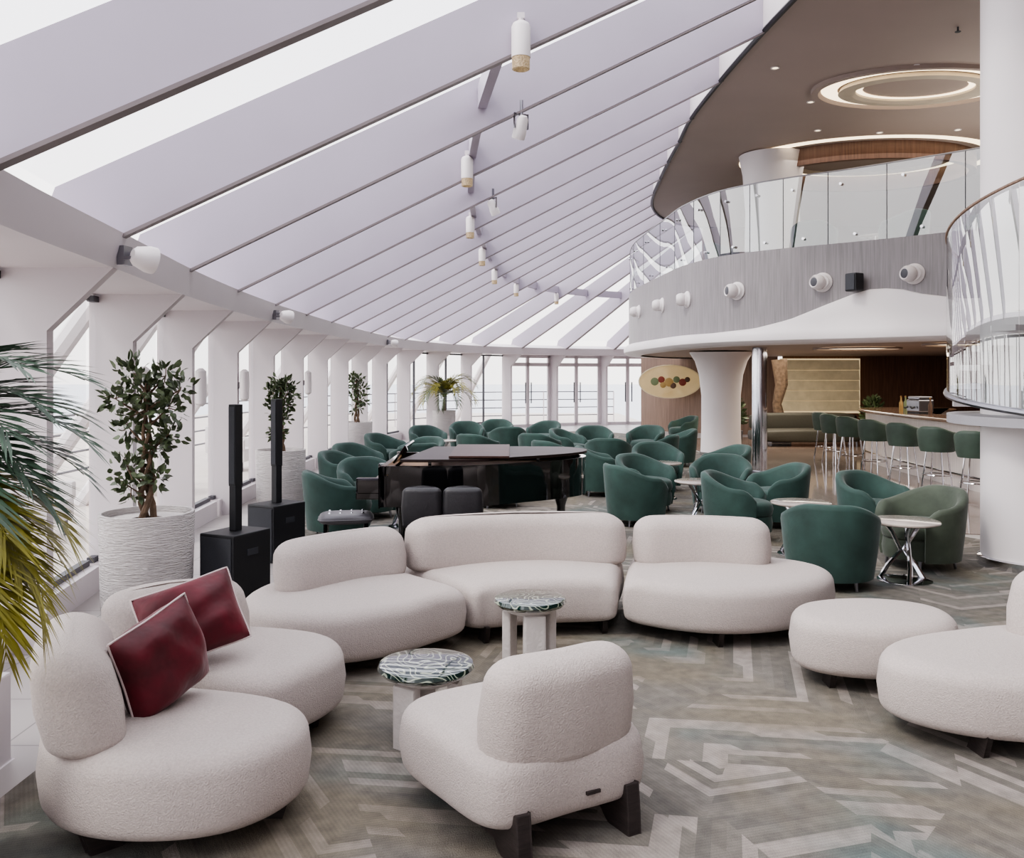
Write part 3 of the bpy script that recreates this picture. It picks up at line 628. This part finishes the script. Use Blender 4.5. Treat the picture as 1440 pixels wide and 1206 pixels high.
# ------------------------------------------------------------------ column loudspeakers
for (x,y,rz,lb) in ((-2.17,6.98,R(-25),'black line array speaker on subwoofer, nearest, beside the ficus planter'),(-2.25,8.5,R(-30),'black line array speaker on subwoofer behind the first one')):
    t=thing('loudspeaker',lb,'speaker',(x,y,0),rz,'black line array loudspeakers')
    MB().box((0,0,.265),(.34,.42,.53)).build('subwoofer',M['black'],t,smooth=False,bevel=.012)
    MB().box((0,-.212,.265),(.30,.01,.48)).build('grille',M['grille'],t,smooth=False)
    MB().box((0,0,.71),(.065,.075,.36)).build('lower_column',M['black'],t,smooth=False,bevel=.006)
    MB().box((0,0,1.20),(.07,.085,.64)).build('upper_column',M['black'],t,smooth=False,bevel=.006)
    MB().box((0,-.045,1.20),(.058,.006,.60)).build('column_grille',M['grille'],t,smooth=False)
    for s in (-1,1): MB().box((.172*s,0,.38),(.006,.12,.05)).build('handle',M['grille'],t,smooth=False)
# ------------------------------------------------------------------ grand piano
def piano():
    t=thing('grand_piano','glossy black grand piano behind the curved sofa','piano',(-.20,8.72,0),R(0))
    o=spl([(-.95,.72),(-.98,.70),(-.98,-.70),(-.95,-.72),(-.5,-.73),(-.1,-.68),(.3,-.42),(.62,-.20),(.88,.08),(.95,.38),(.82,.64),(.6,.72),(0,.73)],True,5)
    body=MB(); n=len(o)
    P=[Vector(p) for p in o]; c=sum(P,Vector((0,0)))/n
    inn=[c+(p-c)*.95 for p in P]
    vs=[(p.x,p.y,.56) for p in P]+[(p.x,p.y,.93) for p in P]+[(p.x,p.y,.93) for p in inn]+[(p.x,p.y,.84) for p in inn]
    fs=[(k*n+i,k*n+(i+1)%n,(k+1)*n+(i+1)%n,(k+1)*n+i) for k in range(3) for i in range(n)]+[tuple(range(n)),tuple(3*n+i for i in range(n))]
    body.add(vs,fs).build('case',M['lacquer'],t)
    MB().prism([tuple(c+(p-c)*.93) for p in P],.845,.855).build('soundboard',M['gold'],t,smooth=False)
    MB().prism([tuple(c+(p-c)*1.01) for p in P if p.x>-.80],.965,.99).build('lid',M['lidtop'],t,smooth=False)
    MB().box((-.1,.02,1.005),(.55,1.36,.02)).build('folded_lid_flap',M['pwood'],t,smooth=False,bevel=.004)
    for x,y in ((-.55,-.6),(-.55,.62),(.6,.5),(.45,-.2)): MB().box((x,y,.945),(.03,.03,.045)).build('lid_prop',M['lacquer'],t,smooth=False)
    MB().box((-1.08,0,.66),(.26,1.42,.07)).build('keyslip',M['lacquer'],t,smooth=False,bevel=.01)
    MB().box((-1.10,0,.705),(.11,1.2,.02)).build('white_keys',M['ivory'],t,smooth=False)
    MB().box((-1.05,0,.722),(.07,1.18,.014)).build('black_keys',M['lacquer'],t,smooth=False)
    for s in (-1,1): MB().box((-1.08,s*.67,.74),(.26,.08,.16)).build('cheek',M['lacquer'],t,smooth=False,bevel=.02)
    MB().box((-.86,0,1.0),(.02,.7,.2),M=Matrix.Rotation(R(35),3,'Y')).build('music_desk',M['lacquer'],t,smooth=False,bevel=.004)
    for x,y in ((-.8,-.55),(-.8,.55),(.7,.35)):
        l=MB().lathe([(.075,.60),(.07,.5),(.045,.42),(.04,.1),(.06,.07),(.03,.05),(.03,0)],c=(x,y,0),n=12).build('leg',M['lacquer'],t)
        MB().lathe([(.035,0),(.035,.05)],c=(x+.03,y,0),n=10).build('caster',M['gold'],l)
    MB().box((-.72,0,.33),(.05,.18,.48)).build('pedal_lyre',M['lacquer'],t,smooth=False)
    for s in (-.07,0,.07): MB().box((-.82,s,.08),(.18,.025,.012)).build('pedal',M['gold'],t,smooth=False)
piano()
t=thing('piano_bench','tufted leather bench at the left end of piano','bench',(-1.52,8.15,0),R(10))
MB().pad(spl([(-.22,-.17),(0,-.18),(.22,-.17),(.24,0),(.22,.17),(0,.18),(-.22,.17),(-.24,0)],True,4),.40,.49,.04,dome=.01).build('cushion',M['tuft'],t)
for x in (-.15,-.05,.05,.15):
    for y in (-.08,.08): MB().lathe([(.014,.495),(.006,.505)],c=(x,y,0),n=8).build('button',M['chrome'],t)
for x in (-.18,.18):
    for y in (-.13,.13): MB().tube([(x,y,0),(x,y,.41)],.02,8).build('leg',M['lacquer'],t)
for px_,lb in ((-.73,'black padded low chair, left of two before the piano'),(-.40,'black padded low chair, right of two before the piano')):
    t=thing('padded_chair',lb,'chair',(px_,7.40,0),R(0),'black padded chairs before the piano')
    MB().pad(spl([(-.12,-.18),(0,-.2),(.12,-.18),(.14,.05),(.12,.2),(0,.22),(-.12,.2),(-.14,.05)],True,4),.40,.48,.035).build('seat',M['leatherblack'],t)
    MB().pad(capsule([(-.115,-.19),(0,-.20),(.115,-.19)],.09,5,8),.50,.84,.043,rb=.04).build('backrest',M['leatherblack'],t)
    for x in (-.1,.1):
        for y in (-.14,.16): MB().tube([(x,y,0),(x,y,.41)],.014,8).build('leg',M['black'],t)
        MB().tube([(x*.8,-.18,.42),(x*.8,-.2,.56)],.012,8).build('back_support',M['black'],t)
# ------------------------------------------------------------------ tub chairs
def shell(R0,z0,hb,ha,he,a,th=.045,n=40,flare=.035):
    mb=MB(); vs=[]; m=10
    for i in range(n+1):
        th_=-a+2*a*i/n; s=abs(th_)/a; ph=pi+th_
        w=max(0,min(1,(s-.15)/.65)); w=w*w*(3-2*w); h=hb+(ha-hb)*w
        if s>.8: q=(s-.8)/.2; h=h-(ha-he)*q*q
        pr=[(R0-.02,z0),(R0+flare*.3,(z0+h)*.45),(R0+flare,h-.05),(R0+flare*.85,h-.015),(R0+flare-.03,h),(R0+flare-.06,h-.008),(R0+flare-2*th+.0,h-.04),(R0-2*th,(z0+h)*.55),(R0-2*th-.01,z0+.08),(R0-2*th,z0)]
        for r,z in pr: vs.append((r*cos(ph)+.0,r*sin(ph),z))
    fs=[]
    for i in range(n):
        for k in range(m): fs.append((i*m+k,i*m+(k+1)%m,(i+1)*m+(k+1)%m,(i+1)*m+k))
    fs+=[tuple(range(m)),tuple(n*m+k for k in range(m))]
    return mb.add(vs,fs)
def tub(label,loc,rz,group,m=None):
    m=m or M['velvet']
    t=thing('tub_chair',label,'chair',loc,rz,group)
    shell(.36,.085,.71,.57,.46,R(128)).build('shell',m,t,angle=60)
    o=[(.30*cos(2*pi*k/36)+(.05 if cos(2*pi*k/36)>0 else 0)*cos(2*pi*k/36),.29*sin(2*pi*k/36)) for k in range(36)]
    MB().pad(o,.27,.42,.05,dome=.02,rb=.02).build('seat_cushion',m,t,angle=60)
    MB().pad([(x*.98,y*.98) for x,y in o],.09,.275,.02,rb=.02).build('seat_base',m,t,angle=60)
    for a in (45,135,225,315): MB().tube([(.27*cos(R(a)),.27*sin(R(a)),.1),(.29*cos(R(a)),.29*sin(R(a)),0)],[.018,.011],8).build('leg',M['steel'],t)
    return t
def ltab(label,loc,rz=0,group='marble topped cocktail tables'):
    t=thing('cocktail_table',label,'table',loc,rz,group)
    MB().lathe([(.02,.485),(.27,.485),(.285,.495),(.285,.505),(.275,.51),(.02,.51)],n=36).build('table_top',M['marbletop'],t)
    for k in range(3):
        a=2*pi*k/3; ca,sa=cos(a),sin(a)
        MB().tube([(.2*ca,.2*sa,.0),(.13*ca-.02*sa,.13*sa+.02*ca,.12),(.02*ca-.03*sa,.02*sa+.03*ca,.26),(.1*ca,.1*sa,.40),(.17*ca,.17*sa,.487)],[.022,.02,.018,.02,.024],8).build('leg',M['chrome'],t)
    MB().lathe([(.22,0),(.22,.008),(.2,.012)],n=24).build('base_plate',M['chrome'],t)
    return t
T='t';K='c'
items=[
(K,2.64,7.38,1,70,'green velvet tub chair with back to camera beside right sofa end'),
(K,3.72,8.10,1,200,'olive green velvet tub chair facing left beside the big white column'),
(K,3.80,9.30,1,-60,'green velvet tub chair behind the round table near white column'),
(T,3.32,7.52,1,0,'round marble cocktail table between nearest two green tub chairs'),
(T,2.80,8.62,1,0,'round marble cocktail table with mirror legs standing alone in the gap'),
(K,2.40,9.42,1,-25,'green tub chair turned right, nearest behind the right sofa end'),
(K,1.46,10.4,1,20,'green tub chair touching the tail end of the piano'),
(K,3.05,10.3,0,190,'green tub chair directly left of mirrored table, facing left'),
(K,1.72,11.4,0,-50,'green tub chair behind the piano tail, second row'),
(K,2.65,11.3,0,-110,'green tub chair opposite the chair nearest the sofa end'),
(T,2.05,10.35,0,0,'cocktail table among the chairs right of the piano'),
(K,-1.88,9.65,1,20,'green tub chair at far left behind the speakers, nearest of its row'),
(K,-1.75,10.9,0,-60,'green tub chair second back in the left window row'),
(T,-1.20,10.2,0,0,'cocktail table left of the grand piano keyboard'),
(K,-2.2,12.0,0,-20,'green tub chair third back along the left window row'),
(K,-2.3,13.3,0,-40,'green tub chair fourth back along the left window row'),
(T,-1.6,12.3,0,0,'cocktail table third back on the window side'),
(K,-2.2,15.6,0,-30,'green tub chair in front of the third ficus planter'),
(K,-1.5,14.6,0,-120,'green tub chair facing the camera in left middle rows'),
(K,-.75,13.1,0,170,'green tub chair turned left behind piano keyboard end'),
(K,-1.7,18.0,0,-60,'green tub chair beyond the third ficus planter'),
(T,-1.3,16.8,0,0,'cocktail table in the far left chair group'),
(K,-1.0,19.6,0,-80,'green tub chair farthest left below the far palm'),
(K,-.35,20.5,0,-90,'green tub chair in the farthest row before window wall'),
(T,-.1,19.2,0,0,'cocktail table in the farthest middle chair group'),
(K,-.1,18.0,0,100,'green tub chair with back to camera in far middle group'),
(K,-.6,15.8,0,60,'green tub chair alone between piano and far palm'),
(K,.7,19.8,0,-120,'green tub chair farthest row left of the glass doors'),
(K,.5,16.0,0,60,'green tub chair centre of the room beyond the piano'),
(K,1.1,17.0,0,-30,'green tub chair centre right beyond the piano lid'),
(T,1.75,16.3,0,0,'cocktail table in the right middle chair group'),
(K,1.65,17.8,0,-90,'green tub chair below the tip of the balcony'),
(K,1.6,14.8,0,80,'green tub chair right middle with its back to camera'),
(K,.7,14.2,0,40,'green tub chair just over the top of piano lid'),
(K,2.7,18.0,0,-120,'green tub chair right of balcony tip in far row'),
(K,3.15,17.0,0,180,'green tub chair in far right row facing the windows'),
(K,2.5,15.4,0,150,'green tub chair right of the right middle table'),
(K,2.2,13.4,0,-80,'green tub chair midway between piano and chrome column'),
(K,1.3,12.9,0,0,'green tub chair behind the piano tail, third row'),
(T,2.1,12.5,0,0,'cocktail table midway between piano and chrome column'),
(K,3.1,13.0,0,200,'green tub chair close in front of the chrome column'),
(K,4.3,22.4,0,200,'green tub chair beside the left of the flared white column'),
(K,-.2,11.8,0,-70,'green tub chair directly behind the middle of the piano'),
(K,-1.5,13.7,0,120,'green tub chair with its back turned in left middle rows'),
(K,0,13.2,0,90,'green tub chair low behind the piano music desk'),
]
pos=[[i[1],i[2]] for i in items]
for it in range(150):
    for a in range(len(items)):
        for b in range(a+1,len(items)):
            md=.88 if items[a][0]==K and items[b][0]==K else .72
            dx=pos[b][0]-pos[a][0]; dy=pos[b][1]-pos[a][1]; d=sqrt(dx*dx+dy*dy)
            if d<md and not(items[a][3] and items[b][3]):
                k=(md-d)/max(d,1e-3); wa,wb=(0,1) if items[a][3] else ((1,0) if items[b][3] else (.5,.5))
                pos[a][0]-=dx*k*wa; pos[a][1]-=dy*k*wa; pos[b][0]+=dx*k*wb; pos[b][1]+=dy*k*wb
    for a in range(len(items)):
        pos[a][0]=max(-2.5,pos[a][0])
tc_=None; tt_=None
for it,(x,y) in zip(items,pos):
    if it[0]==K:
        if it[5].startswith('olive'): tub(it[5],(x,y,.012),R(it[4]),'green velvet tub chairs',M['velvet3'])
        elif tc_ is None: tc_=tub(it[5],(x,y,.012),R(it[4]),'green velvet tub chairs')
        else: dup(tc_,(x,y,.012),R(it[4]),it[5])
    else:
        if tt_ is None: tt_=ltab(it[5],(x,y,.012),.3)
        else: dup(tt_,(x,y,.012),random.uniform(0,6),it[5])
for x,y,a,lb in ((6.3,14.3,120,'teal tub chair on upper balcony behind the black loudspeaker'),(7.3,14.0,160,'teal tub chair on upper balcony nearest the staircase'),(5.2,15.3,60,'teal tub chair on upper balcony in front of white column'),(4.2,17.6,0,'teal tub chair on upper balcony left of white column')):
    dup(tc_,(x,y,ZF-.1),R(a),lb,'tub chairs on the upper balcony')
dup(tt_,(6.3,15.4,ZF-.1),0,'cocktail table on the upper balcony behind glass','tables on the upper balcony')
# ------------------------------------------------------------------ bar
bar=thing('bar_counter','long curved bar counter with glossy top and pale ribbed front','bar',(7.3,15,0))
bo=spl([(6.88,11.3),(6.80,12.6),(6.80,14.5),(6.88,16.5),(7.05,18.0),(7.5,18.9),(8.6,19.2),(9.3,18.6),(8.7,18.3),(7.95,18.0),(7.65,17),(7.5,15),(7.5,12.6),(7.6,11.3)],True,5)
MB().pad(bo,1.0,1.06,.02,dome=0,rb=.02,N=120,bulge=.003).build('countertop',M['bartop'],bar,world=True)
cb=[Vector(p) for p in bo]; nb=len(cb); inn=[]
for i in range(nb):
    tt=(cb[(i+1)%nb]-cb[i-1]).normalized(); inn.append(cb[i]+Vector((tt.y,-tt.x))*.14)
ar=sum(cb[i].x*cb[(i+1)%nb].y-cb[(i+1)%nb].x*cb[i].y for i in range(nb))
if ar>0: inn=[cb[i]*2-inn[i] for i in range(nb)]
MB().prism([tuple(p) for p in inn],.0,1.0).build('bar_front',M['barfront'],bar,world=True)
MB().tube([(p.x-.05,p.y,.22) for p in inn[2:26]],.02,8).build('foot_rail',M['chrome'],bar,world=True)
def stool(label,loc,rz):
    t=thing('bar_stool',label,'stool',loc,rz,'green bar stools with chrome legs')
    shell(.25,.60,.98,.90,.80,R(115),th=.025,n=24,flare=.03).build('backrest',M['velvet2'],t,angle=60)
    MB().pad([(.21*cos(2*pi*k/24),.21*sin(2*pi*k/24)) for k in range(24)],.62,.74,.04).build('seat',M['velvet2'],t,angle=60)
    for a in (45,135,225,315): MB().tube([(.15*cos(R(a)),.15*sin(R(a)),.64),(.23*cos(R(a)),.23*sin(R(a)),0)],.013,8).build('leg',M['chrome'],t)
    MB().tube([(.205*cos(2*pi*k/24),.205*sin(2*pi*k/24),.25) for k in range(25)],.009,6,cap=False).build('foot_ring',M['chrome'],t)
    return t
sl=['green bar stool nearest, partly behind the big column','second green bar stool from the big column','third green bar stool from the big column','fourth green bar stool from the big column','fifth green bar stool from the big column','sixth green bar stool from the big column','farthest green bar stool at the far end of bar']
st0=None
for k,(x,y) in enumerate([(6.42,12.3),(6.36,13.3),(6.33,14.35),(6.3,15.45),(6.3,16.5),(6.35,17.5),(6.5,18.4)]):
    if st0 is None: st0=stool(sl[k],(x,y,.01),R(45))
    else: dup(st0,(x,y,.01),R(45-3*k),sl[k])
t=thing('coffee_machine','steel coffee machine standing on the bar counter','coffee machine',(7.3,15.9,1.06),R(10))
MB().box((0,0,.14),(.3,.36,.22)).build('body',M['steel'],t,smooth=False,bevel=.02); MB().box((0,0,.28),(.26,.32,.05)).build('cup_tray',M['steel'],t,smooth=False,bevel=.01)
MB().box((0,0,.015),(.28,.34,.03)).build('base',M['black'],t,smooth=False)
for s in (-.1,.1): MB().tube([(-.17,s,.12),(-.24,s,.1)],.018,8).build('group_handle',M['black'],t)
for lb,x,y,m in [('clear glass bottle on the bar left of coffee machine',7.35,16.6,M['art_sage']),('amber bottle on the bar beside the coffee machine',7.2,16.45,M['art_ochre']),('dark bottle on the bar right of the coffee machine',7.2,15.3,M['art_brown'])]:
    t=thing('bottle',lb,'bottle',(x,y,1.06),0,'bottles on the bar'); MB().lathe([(.035,0),(.035,.17),(.014,.22),(.014,.28)],n=12).build('body',m,t); MB().lathe([(.016,.28),(.016,.3)],n=10).build('cap',M['gold'],t)
t=thing('lit_wall_panels','cream gold backlit horizontal wall panels behind the banquette','wall panel',(8.45,24.4,0))
for k in range(5):
    z=.9+k*.28; MB().box((0,-.05,z),(2.1,.08,.265),M=Matrix.Rotation(R(-10),3,'X')).build('panel',M['panel'],t,smooth=False)
MB().box((0,0,1.45),(2.2,.03,1.5)).build('glow_backing',M['warmsoft'],t,smooth=False)
t=thing('banquette_sofa','dark olive banquette along the far wall by the bar','sofa',(7.3,21.9,0))
MB().pad(spl([(-1.3,-.4),(0,-.45),(1.3,-.4),(1.4,0),(1.3,.4),(0,.42),(-1.3,.4),(-1.4,0)],True,4),.12,.42,.06).build('seat',M['olive'],t)
MB().pad(capsule([(-1.25,.4),(0,.45),(1.25,.4)],.2,6,6),.36,.80,.08).build('backrest',M['olive'],t)
for x in (-1.1,1.1):
    for y in (-.25,.25): MB().tube([(x,y,0),(x,y,.14)],.025,8).build('leg',M['steel'],t)
t=thing('wood_sculpture','rough upright wood trunk sculpture left of lit panels','sculpture',(6.9,22.95,0))
MB().tube([(0,0,.1),(.05,0,.5),(-.06,0,1),(.06,0,1.5),(0,0,2.15)],[.2,.15,.12,.16,.2],9).build('trunk',M['trunk'],t); MB().box((0,0,.05),(.5,.4,.1)).build('plinth',M['darkframe'],t,smooth=False)
t=thing('oval_wall_art','oval lit wall art with coloured discs on slatted wall','wall art',(4.75,26.75,1.55),R(-14))
MO=Matrix.Rotation(R(90),3,'X')
MB().lathe([(.94,-.01),(.94,.03),(.9,.035),(.9,.02)],n=48,sx=1,sy=.54,M=MO,ring=True).build('rim',M['panel'],t)
MB().lathe([(.9,.02),(.02,.02)],n=48,sx=1,sy=.54,M=MO).build('backing_disc',M['artbase'],t)
for k,(x,z,r,m) in enumerate([(-.45,.0,.12,'sage'),(-.25,.06,.10,'red'),(-.02,-.02,.13,'ochre'),(.2,.06,.10,'sage'),(.38,-.02,.11,'red'),(.1,-.12,.09,'brown'),(-.2,-.10,.09,'ochre'),(.52,.06,.08,'brown')]):
    MB().lathe([(r,.02),(r,.03),(r*.8,.035)],c=(x,0,z),n=20,M=MO).build('coloured_disc',M['art_'+m],t)
MB().box((0,.06,0),(.3,.12,.3)).build('mount',M['darkframe'],t)
for k,(x,y,lb) in enumerate(((5.2,20.8,'dark leafy potted plant right of the flared column'),(8.6,21.2,'dark leafy potted plant at end of the banquette'))):
    random.seed(30+k); t=thing('potted_plant',lb,'potted plant',(x,y,0))
    MB().lathe([(.16,0),(.2,.45),(.18,.45),(.02,.42)],n=20).build('pot',M['darkframe'],t); fo=MB()
    for _ in range(120):
        q=rv(); q.z=abs(q.z); leaf(fo,Vector((q.x*.12,q.y*.12,.6+q.z*.5)),q+rv()*.4,.24,.09,rv())
    MB().tube([(0,0,.4),(0,0,.9)],.02,6).build('stem',M['trunk'],t); fo.build('foliage',M['leaf'],t,angle=180)
# ------------------------------------------------------------------ glass staircase wrapped round the column
sx,sy,sr=5.35,8.1,1.25
sc=thing('glass_staircase','curved glass sided staircase with pale treads at right edge','staircase',(sx,sy,0))
def hel(a,r): return sx+r*cos(a),sy+r*sin(a)
A0,A1=R(130),R(290)
def zt(a): return 3.12+ (a-R(165))/R(60)*.33
def zb(a): return 1.55-(a-R(165))/R(60)*.15
N=40; gp=6
for g in range(gp):
    vs=[]; m=8
    for i in range(m+1):
        a=A0+(A1-A0)*(g+i/m*.99)/gp; x,y=hel(a,sr); vs+=[(x,y,zb(a)),(x,y,zt(a))]
    MB().add(vs,[(2*i,2*i+2,2*i+3,2*i+1) for i in range(m)]).build('glass_panel',M['stairglass'],sc,world=True)
MB().tube([(*hel(A0+(A1-A0)*i/N,sr),zt(A0+(A1-A0)*i/N)+.02) for i in range(N+1)],.014,8).build('handrail',M['brownwood2'],sc,world=True)
MB().tube([(*hel(A0+(A1-A0)*i/N,sr),zb(A0+(A1-A0)*i/N)) for i in range(N+1)],.03,8).build('bottom_stringer',M['steel'],sc,world=True)
for k in range(12):
    a=R(150)+k*R(11); z=1.45+k*.17; b=a+R(13)
    pts=[hel(a,.5),hel(a,1.2),hel((a+b)/2,1.2),hel(b,1.2),hel(b,.5)]
    MB().prism(pts,z,z+.05).build('tread',M['colwhite'],sc,smooth=False,world=True)
lb=MB(); sweep([(sx,sy,A0+(A1-A0)*i/N) for i in range(N+1)],[(.45,1.34),(sr,1.30),(sr,1.38),(.45,1.42)],lb); lb.build('landing',M['frame'],sc,world=True)
# ------------------------------------------------------------------ outside
t=thing('deck_railing','thin dark outside deck railing seen through the windows','railing',(-7,15,-.05))
prs=spl([(-6.3,1),(-6.9,8),(-7.1,15),(-6.8,22),(-5.5,28),(-2,33),(4,35)],False,4)
for z in (1.1,.8,.5,.2): MB().tube([(x,y,z) for x,y in prs],.02,6).build('rail',M['darkframe'],t,world=True)
for x,y in prs[::2]: MB().tube([(x,y,-.05),(x,y,1.1)],.025,6).build('post',M['white'],t,world=True)
od=['first','second','third','fourth','fifth','sixth','seventh','eighth','ninth','tenth','eleventh']
for k,i in enumerate((2,3,4,5,6,7,9,11,13,14,15)):
    x,y=off(i,-3.0); x2,y2=off(i,-1.2)
    o=MB().tube([(x,y,-.05),(x2,y2,2.7)],.10,8).build('diagonal_strut',M['colwhite']); tag(o,'white diagonal roof strut outside the windows, %s from the camera'%od[k],'strut','diagonal struts outside')
t0=None
for k,(x,y,lb) in enumerate(((-5.3,7.86,'pale outdoor armchair on deck behind the nearest ficus'),(-5.3,9.72,'pale outdoor armchair on deck behind the black speakers'),(-5.3,13.45,'pale outdoor armchair on deck behind the second ficus'),(-5.3,16.8,'pale outdoor armchair on deck left of third ficus'))):
    if t0 is None:
        t0=thing('outdoor_armchair',lb,'chair',(x,y,-.05),0,'outdoor armchairs on the deck')
        MB().box((0,0,.3),(.7,.7,.25)).build('seat',M['outfab'],t0,bevel=.04); MB().box((-.32,0,.6),(.14,.7,.5)).build('backrest',M['outfab'],t0,bevel=.04)
        for s in (-1,1): MB().box((0,s*.34,.5),(.7,.1,.2)).build('armrest',M['outfab'],t0,bevel=.03)
        for a in (-1,1):
            for b in (-1,1): MB().tube([(a*.28,b*.28,0),(a*.28,b*.28,.2)],.025,8).build('leg',M['darkframe'],t0)
    else: dup(t0,(x,y,-.05),0,lb)
# ------------------------------------------------------------------ lights, world, camera
w=bpy.data.worlds.new('World'); SC.world=w; w.use_nodes=True; nt=w.node_tree; bg=nt.nodes['Background']
tc=nt.nodes.new('ShaderNodeTexCoord'); sp=nt.nodes.new('ShaderNodeSeparateXYZ'); nt.links.new(tc.outputs['Generated'],sp.inputs[0])
r=nt.nodes.new('ShaderNodeValToRGB'); nt.links.new(sp.outputs['Z'],r.inputs[0]); e=r.color_ramp.elements
e[0].position=0; e[0].color=(.96,.91,.88,1); e[1].position=.5; e[1].color=(.95,.94,1,1)
nt.links.new(r.outputs[0],bg.inputs[0]); bg.inputs[1].default_value=2.5
def area(loc,size,power,col,rot=(0,0,0),sy=None):  # fill lights added to brighten the bar and upper level
    l=bpy.data.lights.new('fill_light','AREA'); l.energy=power; l.color=col; l.size=size; l.shape='RECTANGLE'; l.size_y=sy or size
    o=bpy.data.objects.new('fill_light',l); COL.objects.link(o); o.location=loc; o.rotation_euler=rot; return o
area((8,15.5,2.2),3,130,(1,.9,.78),sy=6)
area((6.5,21,2.2),2.5,130,(1,.88,.72),sy=4)
area((7,14,5.7),4,100,(1,.93,.85),sy=8)
area((8,22,5.6),4,70,(1,.92,.82),sy=4)
area((8.4,13,3.9),4,90,(1,.93,.86),rot=(pi,0,0),sy=5)
s=bpy.data.lights.new('sun','SUN'); s.energy=1.5; s.angle=R(12); s.color=(1,.94,.86); so=bpy.data.objects.new('sun',s); COL.objects.link(so); so.rotation_euler=(R(20),R(-38),0)
SC.view_settings.view_transform='AgX'; SC.view_settings.look='AgX - Medium High Contrast'; SC.view_settings.exposure=.3
cam=bpy.data.cameras.new('camera'); co=bpy.data.objects.new('camera',cam); COL.objects.link(co); co.location=(0,0,H); co.rotation_euler=(pi/2,0,0)
cam.sensor_fit='HORIZONTAL'; cam.sensor_width=36; cam.lens=36*FP/1440; cam.shift_y=-76/1440; cam.clip_end=3000; cam.clip_start=.05
SC.camera=co
